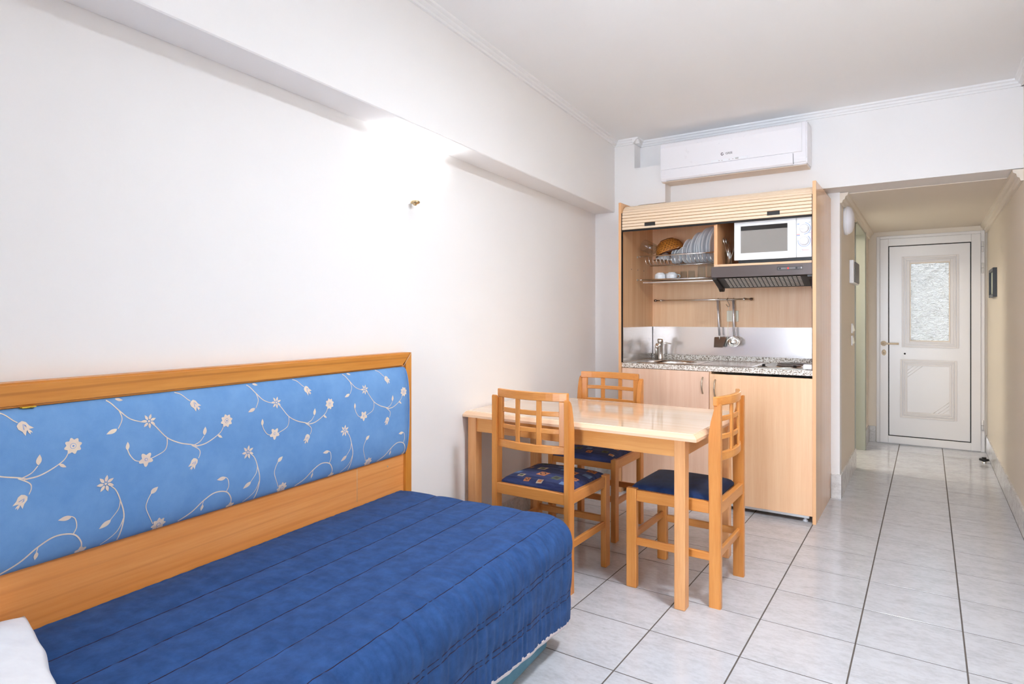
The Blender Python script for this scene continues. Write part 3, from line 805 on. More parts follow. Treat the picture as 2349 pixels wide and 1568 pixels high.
# hob
t = thing('hob', 'low white and steel hob with black knobs at the right end of the worktop', 'hob', (-0.77, 4.43, 0.928))
box('hob_plate', -0.922, -0.622, 4.166, 4.70, 0.9282, 0.9325, plain('hob_enamel', rgb(226, 222, 214), 0.25), t, 0.0015)
obj('front_rail', tube(BM(), [(-0.905, 4.178, 0.936), (-0.640, 4.178, 0.936)], 0.0035, 8), CHROME, t)
for x, y, r_ in ((-0.76, 4.56, 0.095), (-0.75, 4.36, 0.075)):
    b_ = obj('hot_plate', lathe(BM(), [(r_, 0.9325), (r_, 0.939), (r_ - 0.006, 0.942), (0.02, 0.942), (0.018, 0.940), (0, 0.940)], 32, T(x, y, 0)), plain('hot_plate_dark', rgb(78, 62, 54), 0.4), t)
    obj('plate_rim', lathe(BM(), [(r_ + 0.008, 0.9325), (r_ + 0.006, 0.937), (r_, 0.937)], 32, T(x, y, 0)), STEEL, b_)
for x, y in ((-0.885, 4.26), (-0.695, 4.24)):
    kb = obj('knob', lathe(BM(), [(0.022, 0.9325), (0.022, 0.9355), (0.010, 0.938), (0.010, 0.950), (0, 0.951)], 16, T(x, y, 0)), BLACK, t)
t = thing('plug_adapter', 'white plug block lying on the worktop beside the hob', 'plug', (-0.60, 4.21, 0.928))
bm = BM(); bx(bm, -0.640, -0.584, 4.185, 4.235, 0.933, 0.962, 0.004, 2)
obj('block', bm, WHITE, t)
obj('cord', tube(BM(), [(-0.588, 4.21, 0.94), (-0.584, 4.24, 0.934), (-0.583, 4.33, 0.933), (-0.585, 4.45, 0.933)], 0.003, 6), BLACK, t)

# cooker hood
t = thing('cooker_hood', 'dark brown cooker hood with slotted grille below the microwave shelf', 'cooker hood', (-0.88, 4.3, 1.44))
hx0, hx1 = -1.186, XRp - 0.0005
box('fascia', hx0, hx1, 4.128, 4.150, 1.514, 1.585, HOODB, t, 0.0015)
obj('canopy', prism(BM(), [(4.150, 1.585), (4.62, 1.585), (4.62, 1.470), (4.34, 1.452), (4.168, 1.514), (4.150, 1.514)], lambda u, v, a: Vector((a, u, v)), hx0 + 0.004, hx1 - 0.002), HOODD, t)
gp0, gp1 = Vector((0, 4.170, 1.5125)), Vector((0, 4.335, 1.4530))
gd = gp1 - gp0; gn = Vector((0, gd.z, -gd.y)).normalized()
def gpt(x, s, h): p = gp0 + gd * s + gn * h; return Vector((x, p.y, p.z))
bm = BM()
vs = [gpt(x, s, 0.0012) for x, s in ((-1.150, 0.02), (-0.605, 0.02), (-0.605, 0.98), (-1.150, 0.98))]
bm.faces.new([bm.verts.new(v) for v in vs])
gr = obj('grille_panel', bm, HOODG, t)
bm = BM()
for i in range(18):
    for j in range(7):
        xa = -1.112 + i * 0.0259; s0 = 0.05 + j * 0.128
        q = [gpt(xa, s0, 0.0026), gpt(xa + 0.0185, s0, 0.0026), gpt(xa + 0.0185, s0 + 0.062, 0.0026), gpt(xa, s0 + 0.062, 0.0026)]
        bm.faces.new([bm.verts.new(v) for v in q])
o = obj('grille_slots', bm, SLOT, gr, kind='stuff')
for xa in (hx0 + 0.001, hx1 - 0.030):
    obj('side_bracket', prism(BM(), [(4.152, 1.516), (4.34, 1.468), (4.355, 1.445), (4.345, 1.430), (4.325, 1.428), (4.30, 1.447), (4.20, 1.488), (4.152, 1.502)], lambda u, v, a: Vector((a, u, v)), xa, xa + 0.028), HOODD, t)
bm = BM(); bx(bm, -0.778, -0.632, 4.1262, 4.1285, 1.546, 1.567, 0.004, 2)
cs = obj('control_strip', bm, plain('hood_controls', rgb(104, 98, 96), 0.4), t)
for x, m, wd in ((-0.762, BLACK, 0.008), (-0.668, BLACK, 0.009), (-0.715, LED, 0.008), (-0.640, GREYL, 0.006)):
    obj('button' if m is not LED else 'indicator_light', bx(BM(), x - wd / 2, x + wd / 2, 4.1245, 4.1268, 1.5515, 1.5615, 0.0008), m, cs)
for x in (-0.742, -0.69):
    obj('slider', bx(BM(), x - 0.014, x + 0.014, 4.125, 4.1268, 1.5535, 1.5595), GREYM, cs)

# microwave
t = thing('microwave_oven', 'white microwave oven with two dials on the upper right shelf', 'microwave', (-0.82, 4.35, 1.602))
mx0, mx1, mz0, mz1, my = -1.049, -0.5885, 1.624, 1.885, 4.168
box('casing', mx0 + 0.004, mx1 - 0.002, my + 0.02, 4.50, mz0 + 0.002, mz1, WHITE2, t, 0.004)
wx0, wx1, wz0, wz1 = -1.008, -0.727, 1.668, 1.842
bm = BM()
bx(bm, mx0, wx0, my, my + 0.02, mz0, mz1, 0.003); bx(bm, wx1, -0.6765, my, my + 0.02, mz0, mz1, 0.003)
bx(bm, wx0 - 0.002, wx1 + 0.002, my + 0.001, my + 0.02, wz1, mz1); bx(bm, wx0 - 0.002, wx1 + 0.002, my + 0.001, my + 0.02, mz0, wz0)
md = obj('oven_door', bm, WHITE2, t)
win = box('window', wx0, wx1, my + 0.006, my + 0.012, wz0, wz1, DARKGL, md)
obj('window_band', bx(BM(), wx0, wx1, my + 0.0045, my + 0.006, wz1 - 0.028, wz1), DARKBAND, md)
cp = box('control_panel', -0.6745, mx1, my + 0.0005, my + 0.02, mz0, mz1, WHITE2, t, 0.003)
for z_, rot in ((1.800, 0.0), (1.7235, PI / 2)):
    Mk = align((-0.6305, my, z_), (0, -1, 0))
    kb = obj('dial', lathe(BM(), [(0.0265, 0), (0.0255, 0.012), (0.022, 0.015), (0, 0.015)], 32, Mk), WHITE, t)
    g = BM(); bx(g, -0.021, 0.021, -0.004, 0.004, 0.014, 0.021, 0.001)
    bmesh.ops.transform(g, matrix=Mk @ R(rot, 'Z'), verts=g.verts)
    obj('dial_grip', g, WHITE, kb)
    a0 = -0.5 * PI if rot == 0 else -1.05 * PI
    sp_ = 0.95 * PI if rot == 0 else 1.35 * PI
    P = []
    for i in range(25):
        a = a0 + sp_ * i / 24
        P.append((-0.6305 + 0.0345 * math.cos(a), my - 0.0002, z_ + 0.0345 * math.sin(a)))
    obj('dial_scale', tube(BM(), P, 0.0011, 5), BLUEP, cp)
for x, z_, wd, m in ((-0.6635, 1.829, 0.011, BLUEP), (-0.6635, 1.765, 0.017, plain('pale_red_print', rgb(232, 130, 126), 0.6)), (-0.6635, 1.759, 0.017, BLUEP), (-0.600, 1.772, 0.011, GREYL), (-0.601, 1.836, 0.010, GREYL)):
    obj('printed_mark', bx(BM(), x - wd / 2, x + wd / 2, my - 0.0003, my + 0.001, z_ - 0.0018, z_ + 0.0018), m, cp)
# brand mark: pale blue ring with red slanted strokes
P = [(-0.645 + 0.009 * math.cos(a), my - 0.0002, 1.664 + 0.009 * math.sin(a)) for a in [0.5 + 5.2 * i / 20 for i in range(21)]]
obj('brand_ring', tube(BM(), P, 0.0008, 5), plain('pale_blue_print', rgb(176, 200, 226), 0.6), cp)
bm = BM()
for i in range(9):
    xx = -0.641 + i * 0.0042
    tube(bm, [(xx, my - 0.0003, 1.6655), (xx + 0.002, my - 0.0003, 1.670 + (0.002 if i in (0,) else 0))], 0.0009, 5)
obj('brand_strokes', bm, plain('pale_red_print', rgb(232, 130, 126), 0.6), cp)
for x in (mx0 + 0.05, mx1 - 0.05):
    for y_ in (4.21, 4.45): obj('foot', lathe(BM(), [(0.012, 1.602), (0.012, 1.626), (0, 1.626)], 12, T(x, y_, 0)), BLACK, t)
box('under_tray', mx0 + 0.02, mx1 - 0.004, my + 0.03, 4.49, 1.608, 1.6255, BLACK, t)
t = thing('snack_packet', 'red and white packet wedged beside the microwave', 'packet', (-0.583, 4.23, 1.602))
bm = BM(); bx(bm, -0.5868, -0.5808, 4.158, 4.30, 1.602, 1.69, 0.002); bx(bm, -0.5868, -0.5808, 4.158, 4.30, 1.69, 1.78, 0.002, 1, 1)
obj('wrapper', bm, [plain('packet_white', rgb(236, 230, 228), 0.4), plain('packet_red', rgb(190, 30, 56), 0.4)], t)

# cutlery standing in a glass
t = thing('cutlery_glass', 'clear tumbler full of cutlery left of the microwave', 'glass', (-1.112, 4.30, 1.602))
obj('tumbler', lathe(BM(), [(0, 1.6025), (0.026, 1.6025), (0.034, 1.702), (0.0325, 1.702), (0.025, 1.608), (0, 1.608)], 24, T(-1.112, 4.30, 0)), GLASSM, t)
def spoon(root, p0, p1, bowl=0.017, ln_=0.045):
    p0, p1 = Vector(p0), Vector(p1); d = (p1 - p0).normalized()
    bm = tube(BM(), [p0, p0.lerp(p1, 0.5), p1], [0.0032, 0.0024, 0.0026], 6)
    a, b = frame_of(d)
    M_ = Matrix((( a.x, b.x, d.x, (p1 + d * ln_ * 0.45).x), (a.y, b.y, d.y, (p1 + d * ln_ * 0.45).y), (a.z, b.z, d.z, (p1 + d * ln_ * 0.45).z), (0, 0, 0, 1)))
    g = bmesh.ops.create_uvsphere(bm, u_segments=12, v_segments=8, radius=1.0, matrix=M_ @ Matrix.Diagonal((bowl, 0.006, ln_ * 0.55, 1)))
    for f in bm.faces: f.smooth = True
    return bm
names = [('spoon', 'spoon leaning left, frontmost in the cutlery glass', (-1.108, 4.295, 1.610), (-1.139, 4.283, 1.748)),
         ('spoon', 'spoon leaning left behind another in the cutlery glass', (-1.106, 4.305, 1.610), (-1.134, 4.315, 1.752)),
         ('spoon', 'large spoon leaning right against the microwave in the cutlery glass', (-1.120, 4.30, 1.610), (-1.080, 4.30, 1.722))]
for i, (nm, lb, p0, p1) in enumerate(names):
    tag(obj(nm, spoon(None, p0, p1, 0.015 if i < 2 else 0.020, 0.045 if i < 2 else 0.06), CHROME), lb, 'spoon', 'cutlery in the glass')
for i, (p0, p1, lb) in enumerate((((-1.118, 4.29, 1.61), (-1.120, 4.295, 1.765), 'thin knife standing upright in the cutlery glass'), ((-1.10, 4.31, 1.61), (-1.128, 4.33, 1.775), 'knife leaning left at the back of the cutlery glass'), ((-1.112, 4.288, 1.61), (-1.106, 4.282, 1.715), 'short fork handle at the front of the cutlery glass'))):
    tag(obj('table_knife' if i < 2 else 'table_fork', tube(BM(), [p0, p1], [0.005, 0.003], 6), CHROME), lb, 'knife' if i < 2 else 'fork', 'cutlery in the glass')

# dish rack
YR = 4.425
t = thing('dish_rack', 'chrome wire dish rack holding plates in the upper left compartment', 'dish rack', (-1.5, 4.55, 1.645))
bm = BM(); tube(bm, [(-1.800, YR, 1.712), (-1.178, YR, 1.712)], 0.0055, 10); obj('front_rail', bm, CHROME, t)
obj('front_rail', tube(BM(), [(-1.795, YR + 0.03, 1.716), (-1.178, YR + 0.03, 1.716)], 0.0045, 8), CHROME, t)
obj('back_rail', tube(BM(), [(-1.800, 4.70, 1.705), (-1.178, 4.70, 1.705)], 0.0045, 8), CHROME, t)
obj('mounting_pin', tube(BM(), [(XL, YR + 0.005, 1.709), (-1.797, YR + 0.002, 1.711)], 0.0028, 8), CHROME, t)
obj('pin_cap', lathe(BM(), [(0.008, 0), (0.008, 0.004), (0, 0.005)], 14, align((XL, YR + 0.005, 1.709), (1, 0, 0))), NICKEL, t)
wm = None
for i in range(21):
    x = -1.765 + i * 0.0285
    if x > -1.185: break
    P = [(x, YR, 1.708), (x + 0.006, YR + 0.004, 1.668), (x + 0.009, YR + 0.010, 1.655), (x + 0.010, YR + 0.022, 1.650), (x + 0.010, 4.55, 1.650), (x + 0.008, 4.69, 1.655), (x + 0.004, 4.70, 1.705)]
    if wm is None:
        o = obj('wire', tube(BM(), [(q[0] - x, q[1], q[2]) for q in P], 0.0021, 6), CHROME, t); wm = o.data; bx0 = o
        o.location.x = x
    else:
        o = bpy.data.objects.new('wire', wm); C.objects.link(o); o.parent = t; o.location.x = x
obj('bottom_rod', tube(BM(), [(-1.77, 4.55, 1.6465), (-1.178, 4.55, 1.6465)], 0.003, 6), CHROME, t)
t = thing('glass_shelf', 'chrome wire shelf with drip tray below the dish rack', 'shelf', (-1.5, 4.55, 1.50))
obj('front_rail', tube(BM(), [(-1.788, YR, 1.535), (-1.178, YR, 1.535)], 0.0055, 10), CHROME, t)
obj('back_rail', tube(BM(), [(-1.788, 4.70, 1.535), (-1.178, 4.70, 1.535)], 0.0045, 8), CHROME, t)
obj('mounting_pin', tube(BM(), [(XL, YR + 0.004, 1.536), (-1.786, YR, 1.535)], 0.0028, 8), CHROME, t)
obj('pin_cap', lathe(BM(), [(0.008, 0), (0.008, 0.004), (0, 0.005)], 14, align((XL, YR + 0.004, 1.536), (1, 0, 0))), NICKEL, t)
wm = None
for i in range(30):
    x = -1.775 + i * 0.020
    if wm is None:
        o = obj('wire', tube(BM(), [(0, YR, 1.535), (0, 4.70, 1.535)], 0.0018, 6), CHROME, t); wm = o.data; o.location.x = x
    else:
        o = bpy.data.objects.new('wire', wm); C.objects.link(o); o.parent = t; o.location.x = x
box('drip_tray', -1.778, -1.185, YR - 0.004, 4.69, 1.508, 1.520, STEEL, t, 0.002)

# crockery
def plate_bm(D):
    r = D / 2
    return lathe(BM(), [(0, 0.0), (r * 0.55, 0.0), (r * 0.62, 0.003), (r * 0.97, 0.017), (r, 0.0185), (r * 0.985, 0.021), (r * 0.63, 0.0075), (r * 0.52, 0.005), (0, 0.005)], 36)
PL = [(1130, .188, 'small side plate, leftmost of the upright plates'), (1222, .186, 'small side plate, second of the upright plates'), (1272, .184, 'small side plate, third of the upright plates'),
      (1345, .232, 'medium plate, fourth upright plate in the rack'), (1428, .234, 'medium plate, fifth upright plate in the rack'), (1474, .234, 'medium plate, sixth upright plate in the rack'),
      (1540, .262, 'large dinner plate, seventh upright plate in the rack'), (1605, .266, 'large dinner plate, eighth upright plate in the rack'), (1700, .266, 'large dinner plate, ninth upright plate in the rack'), (1758, .262, 'large dinner plate, rightmost against the divider')]
pm = {}
for X, D, lb in PL:
    x = (-1.462 + 0.000334 * (X - 1130)) * 1.0305 + 0.012
    if D not in pm:
        bm = plate_bm(D); me = bpy.data.meshes.new('plate'); bm.to_mesh(me); bm.free(); me.materials.append(PORC)
        for p in me.polygons: p.use_smooth = True
        pm[D] = me
    o = bpy.data.objects.new('plate', pm[D]); C.objects.link(o)
    o.rotation_euler = (0, math.radians(90 + 7), math.radians(-14))
    o.location = (x, 4.575, 1.652 + D / 2)
    tag(o, 'white ' + lb, 'plate', 'plates in the dish rack')
for k, (x, tilt, lb) in enumerate(((-1.572, 14, 'white saucer leaning left, first under the basket rim'), (-1.548, 14, 'white saucer leaning left, second under the basket rim'), (-1.532, 24, 'white saucer leaning far left, third under the basket rim'))):
    if 's' not in pm:
        bm = plate_bm(.135); me = bpy.data.meshes.new('saucer'); bm.to_mesh(me); bm.free(); me.materials.append(PORC)
        for p in me.polygons: p.use_smooth = True
        pm['s'] = me
    o = bpy.data.objects.new('saucer', pm['s']); C.objects.link(o)
    o.rotation_euler = (0, math.radians(90 + tilt), math.radians(-14)); o.location = (x, 4.52, 1.722)
    tag(o, lb, 'saucer', 'saucers in the dish rack')
o = obj('bowl', lathe(BM(), [(0, 0.05), (0.028, 0.05), (0.030, 0.046), (0.058, 0.006), (0.062, 0.0), (0.059, 0.0), (0.054, 0.006), (0.026, 0.044), (0, 0.045)], 32), PORC)
o.location = (-1.655, 4.53, 1.69); o.rotation_euler = (0, 0.12, 0)
tag(o, 'white bowl turned upside down under the wicker basket', 'bowl')
# wicker basket, upside down and tilted
t = thing('wicker_basket', 'brown wicker bread basket upside down on the dish rack', 'basket', (-1.605, 4.54, 1.735), world=False)
t.rotation_euler = (0, math.radians(-17), 0)
R0 = 0.108
prof = [(R0 * math.cos(a) ** 0.8 if a < PI / 2 - 1e-3 else 0.0, 0.112 * math.sin(a)) for a in [PI / 2 * i / 9 for i in range(10)]]
prof_in = [(max(0, r - 0.004), max(0, h - 0.004)) for r, h in reversed(prof)]
obj('woven_shell', lathe(BM(), prof + prof_in, 40), WICK, t)
obj('rim', tube(BM(), [(R0 * math.cos(a), R0 * math.sin(a), 0.0) for a in [2 * PI * i / 40 for i in range(40)]], 0.0055, 8, True), WICK_RIM, t)
obj('top_ring', tube(BM(), [(0.05 * math.cos(a), 0.05 * math.sin(a), 0.104) for a in [2 * PI * i / 30 for i in range(30)]], 0.003, 6, True), WICK_RIM, t)
for j, hh in enumerate((0.018, 0.034, 0.050, 0.066, 0.08)):
    a = math.asin(min(0.98, hh / 0.112)); r_ = R0 * math.cos(a) ** 0.8 + 0.0008
    bm = BM()
    for i in range(26):
        th = 2 * PI * (i + 0.5 * (j % 2)) / 26
        dx = Vector((-math.sin(th), math.cos(th), 0)); c_ = Vector((r_ * math.cos(th), r_ * math.sin(th), hh))
        tube(bm, [c_ - dx * 0.0045, c_ + dx * 0.0045], 0.0016, 5)
    obj('weave_row', bm, WICK_RIM, t)
# glass mug lying on the rack
def mug(D, h): 
    r = D / 2
    return [(0, 0.0), (r * 0.9, 0.0), (r, 0.004), (r, h), (r - 0.0025, h), (r - 0.0025, 0.006), (0, 0.006)]
t = thing('glass_mug', 'clear glass mug lying on its side at the left end of the dish rack', 'mug', (-1.745, 4.47, 1.72), world=False)
Mg = align((0.020, 0.035, 0.045), (-0.35, -0.72, 0.25))
obj('mug_body', lathe(BM(), mug(0.090, 0.10), 32, Mg), GLASSM, t)
P = [Mg @ Vector((0.044 + 0.03 * math.sin(PI * a), 0, 0.02 + 0.06 * a)) for a in [i / 10 for i in range(11)]]
obj('handle', tube(BM(), P, 0.0045, 8), GLASSM, t)
o = obj('drinking_glass', lathe(BM(), [(0, 0.0), (0.026, 0.0), (0.030, 0.085), (0.028, 0.085), (0.0245, 0.006), (0, 0.006)], 24, align((0, 0, 0), (-0.3, -0.2, 0.35))), GLASSM)
o.location = (-1.655, 4.57, 1.685); tag(o, 'clear glass leaning behind the glass mug on the dish rack', 'glass')
# cups and glasses on the lower shelf
for x, y, lb in ((-1.672, 4.50, 'left white cup turned upside down on the lower wire shelf'), (-1.583, 4.50, 'right white cup turned upside down on the lower wire shelf'), (-1.640, 4.60, 'white cup half hidden behind the two front cups')):
    t = thing('cup', lb, 'cup', (x, y, 1.5375), group='cups on the wire shelf')
    obj('cup_body', lathe(BM(), [(0.0415, 1.5375), (0.0415, 1.566), (0.038, 1.578), (0.027, 1.585), (0.026, 1.589), (0, 1.589)], 28, T(x, y, 0)), PORC, t)
    obj('handle', tube(BM(), [(x + 0.030, y + 0.030, 1.574), (x + 0.044, y + 0.044, 1.571), (x + 0.047, y + 0.047, 1.558), (x + 0.034, y + 0.034, 1.545)], 0.004, 8), PORC, t)
for x, r_, h, lb in ((-1.493, 0.0265, 0.056, 'first short tumbler upside down right of the cups'), (-1.434, 0.0265, 0.057, 'second short tumbler upside down right of the cups'),
                     (-1.361, 0.030, 0.088, 'tall tumbler upside down beside the short ones'), (-1.294, 0.028, 0.100, 'tall tumbler upside down next to the hood')):
    o = obj('tumbler', lathe(BM(), [(r_, 0), (r_ * 0.86, h), (0, h), (0, h - 0.008), (r_ * 0.80, h - 0.008), (r_ - 0.002, 0), (r_, 0)], 28), GLASSM)
    o.location = (x, 4.50, 1.538); tag(o, 'clear ' + lb, 'glass', 'tumblers on the wire shelf')

# utensil rail and utensils
YU = 4.700
t = thing('utensil_rail', 'chrome utensil rail on the back of the kitchenette', 'rail', (-1.43, YU, 1.38))
obj('rod', tube(BM(), [(-1.785, YU, 1.386), (-1.062, YU, 1.386)], 0.0055, 10), CHROME, t)
for x in (-1.787, -1.062):
    obj('end_cap', tube(BM(), [(x - 0.010, YU, 1.386), (x - 0.006, YU, 1.386), (x + 0.006, YU, 1.386), (x + 0.010, YU, 1.386)], [0.007, 0.0095, 0.0095, 0.007], 12), STEEL_DK, t)
for x in (-1.742, -1.112):
    b_ = obj('bracket', tube(BM(), [(x - 0.009, YU, 1.386), (x, YU, 1.386), (x + 0.009, YU, 1.386)], [0.007, 0.011, 0.007], 12), CHROME, t)
    obj('bracket_stem', tube(BM(), [(x, YU, 1.386), (x, YK, 1.386)], 0.005, 8), CHROME, b_)
t = thing('spatula', 'steel spatula hanging from the utensil rail', 'spatula', (-1.29, YU - 0.012, 1.03))
obj('handle', tube(BM(), [(-1.299, YU - 0.010, 1.380), (-1.293, YU - 0.010, 1.25), (-1.284, YU - 0.012, 1.12)], [0.009, 0.009, 0.0085], 10), plain('satin_steel', rgb(226, 222, 222), 0.3, 0.8), t)
obj('hanging_loop', tube(BM(), [(-1.299, YU + 0.008, 1.388), (-1.299, YU, 1.398), (-1.299, YU - 0.010, 1.388), (-1.299, YU - 0.010, 1.378)], 0.0022, 6), CHROME, t)
bm = BM()
prism(bm, [(-1.318, 1.108), (-1.240, 1.108), (-1.236, 1.102), (-1.262, 1.030), (-1.328, 1.030), (-1.322, 1.102)], lambda u, v, a: Vector((u, a + (1.108 - v) * 0.10, v)), YU - 0.018, YU - 0.0165)
obj('blade', bm, STEEL_DK, t)
obj('blade_neck', tube(BM(), [(-1.284, YU - 0.012, 1.125), (-1.283, YU - 0.019, 1.112), (-1.283, YU - 0.019, 1.090)], [0.006, 0.005, 0.004], 8), CHROME, t)
t = thing('ladle', 'steel ladle hanging from the utensil rail', 'ladle', (-1.18, YU - 0.012, 1.04))
obj('handle', tube(BM(), [(-1.186, YU - 0.010, 1.380), (-1.183, YU - 0.010, 1.25), (-1.178, YU - 0.012, 1.118)], [0.0095, 0.0095, 0.009], 10), plain('satin_steel', rgb(226, 222, 222), 0.3, 0.8), t)
obj('hanging_loop', tube(BM(), [(-1.186, YU + 0.008, 1.388), (-1.186, YU, 1.398), (-1.186, YU - 0.010, 1.388), (-1.186, YU - 0.010, 1.378)], 0.0022, 6), CHROME, t)
Mb = align((-1.178, YU - 0.035, 1.074), (0.05, -0.94, 0.34)) @ Matrix.Diagonal((1, 0.86, 1, 1))
obj('bowl', lathe(BM(), [(0, -0.026), (0.02, -0.022), (0.035, -0.010), (0.042, 0.004), (0.047, 0.006), (0.047, 0.0075), (0.041, 0.0065), (0.033, -0.008), (0.018, -0.019), (0, -0.0225)], 32, Mb), CHROME, t)
obj('neck', tube(BM(), [(-1.178, YU - 0.012, 1.125), (-1.178, YU - 0.020, 1.112), (-1.178, YU - 0.030, 1.105)], [0.007, 0.006, 0.004], 8), CHROME, t)
t = thing('wire_hook', 'small metal hook with a thin cord hanging on the utensil rail', 'hook', (-1.23, YU, 1.31))
obj('hook', tube(BM(), [(-1.229, YU + 0.008, 1.386), (-1.228, YU, 1.398), (-1.231, YU - 0.010, 1.390), (-1.228, YU - 0.010, 1.375), (-1.212, YU - 0.012, 1.345), (-1.214, YU - 0.012, 1.332), (-1.222, YU - 0.012, 1.330), (-1.238, YU - 0.012, 1.350)], 0.0022, 6), STEEL_DK, t)
obj('cord', tube(BM(), [(-1.218, YU - 0.014, 1.333), (-1.219, YU - 0.016, 1.26), (-1.224, YU - 0.016, 1.18), (-1.222, YU - 0.016, 1.14), (-1.230, YU - 0.016, 1.09), (-1.243, YU - 0.018, 1.045)], 0.0016, 6), IVORY, t)
t = thing('power_socket', 'ivory blank socket plate on the kitchenette back panel', 'socket', (-1.2, YK, 1.22))
bm = BM(); bx(bm, -1.2465, -1.161, YK - 0.010, YK, 1.222, 1.304, 0.003, 2); obj('plate', bm, IVORY, t)
bm = BM(); bx(bm, -1.238, -1.170, YK - 0.012, YK - 0.010, 1.230, 1.296, 0.001); obj('cover', bm, IVORY, t)

# ------------------------------------------------------------------ dining table
t = thing('dining_table', 'rectangular glossy beech dining table standing against the left wall', 'table', (-1.43, 2.98, 0))
tx0, tx1, ty0, ty1 = -2.046, -0.803, 2.583, 3.385
bm = BM()
zt0, zt1 = 0.728, 0.759
ins = 0.016
lo = [(tx0, ty0), (tx1, ty0), (tx1, ty1), (tx0 - 0.055, ty1)]
def rect(z_, d):
    return [bm.verts.new(p) for p in ((tx0 + d * 0.8, ty0 + d, z_), (tx1 - d, ty0 + d, z_), (tx1 - d, ty1 - d, z_), (tx0 - 0.068 + d * 0.8, ty1 - d, z_))]
r0, r1, r2 = rect(zt0, 0.0), rect(zt0 + 0.012, 0.0), rect(zt1, ins)
bm.faces.new(list(reversed(r0)))
tf = bm.faces.new(r2)
for a_, b_ in ((r0, r1), (r1, r2)):
    for i in range(4):
        f = bm.faces.new((a_[i], a_[(i + 1) % 4], b_[(i + 1) % 4], b_[i])); f.material_index = 1
bmesh.ops.bevel(bm, geom=[e for e in bm.edges if all(v in r2 for v in e.verts)], offset=0.004, segments=3, affect='EDGES')
bmesh.ops.recalc_face_normals(bm, faces=bm.faces)
obj('table_top', bm, [TABLETOP, TABLE_EDGE], t)
for x0, x1, y0, y1 in ((-2.026, -1.973, 2.602, 2.657), (-0.906, -0.858, 2.602, 2.657), (-2.075, -2.022, 3.30, 3.355), (-0.906, -0.858, 3.30, 3.355)):
    box('leg', x0, x1, y0, y1, 0, zt0, TABLE_LEG, t, 0.004, 2)
box('apron', -1.973, -0.906, 2.612, 2.634, 0.652, zt0, TABLE_APRON, t)
box('apron', -2.022, -0.906, 3.323, 3.345, 0.652, zt0, TABLE_APRON, t)
box('apron', -0.893, -0.871, 2.657, 3.30, 0.652, zt0, wood('table_apron_wood_y', rgb(216, 148, 78), rgb(230, 168, 100), 'y', 24, 0.32, 0.05), t)
box('apron', -2.015, -1.993, 2.657, 3.30, 0.652, zt0, wood('table_apron_wood_y', rgb(216, 148, 78), rgb(230, 168, 100), 'y', 24, 0.32, 0.05), t)

# ------------------------------------------------------------------ chairs (own frame: faces +y, origin on the floor)
HWD, HD = 0.2145, 0.2165
def curved_bar(x0, x1, z0, z1, th=0.018, yoff=0.0, n=12, bulge=0.036):
    bm = BM(); rings = []
    for i in range(n + 1):
        x = x0 + (x1 - x0) * i / n
        y = -0.178 + yoff - bulge * (1 - (x / 0.19) ** 2)
        rings.append([bm.verts.new((x, y - th, z0)), bm.verts.new((x, y, z0)), bm.verts.new((x, y, z1)), bm.verts.new((x, y - th, z1))])
    for i in range(n):
        a_, b_ = rings[i], rings[i + 1]
        for k in range(4):
            bm.faces.new((a_[k], a_[(k + 1) % 4], b_[(k + 1) % 4], b_[k]))
    bm.faces.new(rings[0]); bm.faces.new(list(reversed(rings[-1])))
    bmesh.ops.recalc_face_normals(bm, faces=bm.faces)
    es = [e for e in bm.edges if len(e.link_faces) == 2 and e.calc_face_angle(0) > 0.8]
    bmesh.ops.bevel(bm, geom=es, offset=0.0025, segments=1, affect='EDGES')
    return bm
def seat_z(x, y):
    u, v = abs(x) / 0.192, abs(y - 0.018) / 0.190
    e = max(0.0, 1 - u ** 6) * max(0.0, 1 - v ** 6)
    return 0.452 + 0.026 * e ** 0.35 + 0.010 * (1 - u * u) * (1 - v * v)
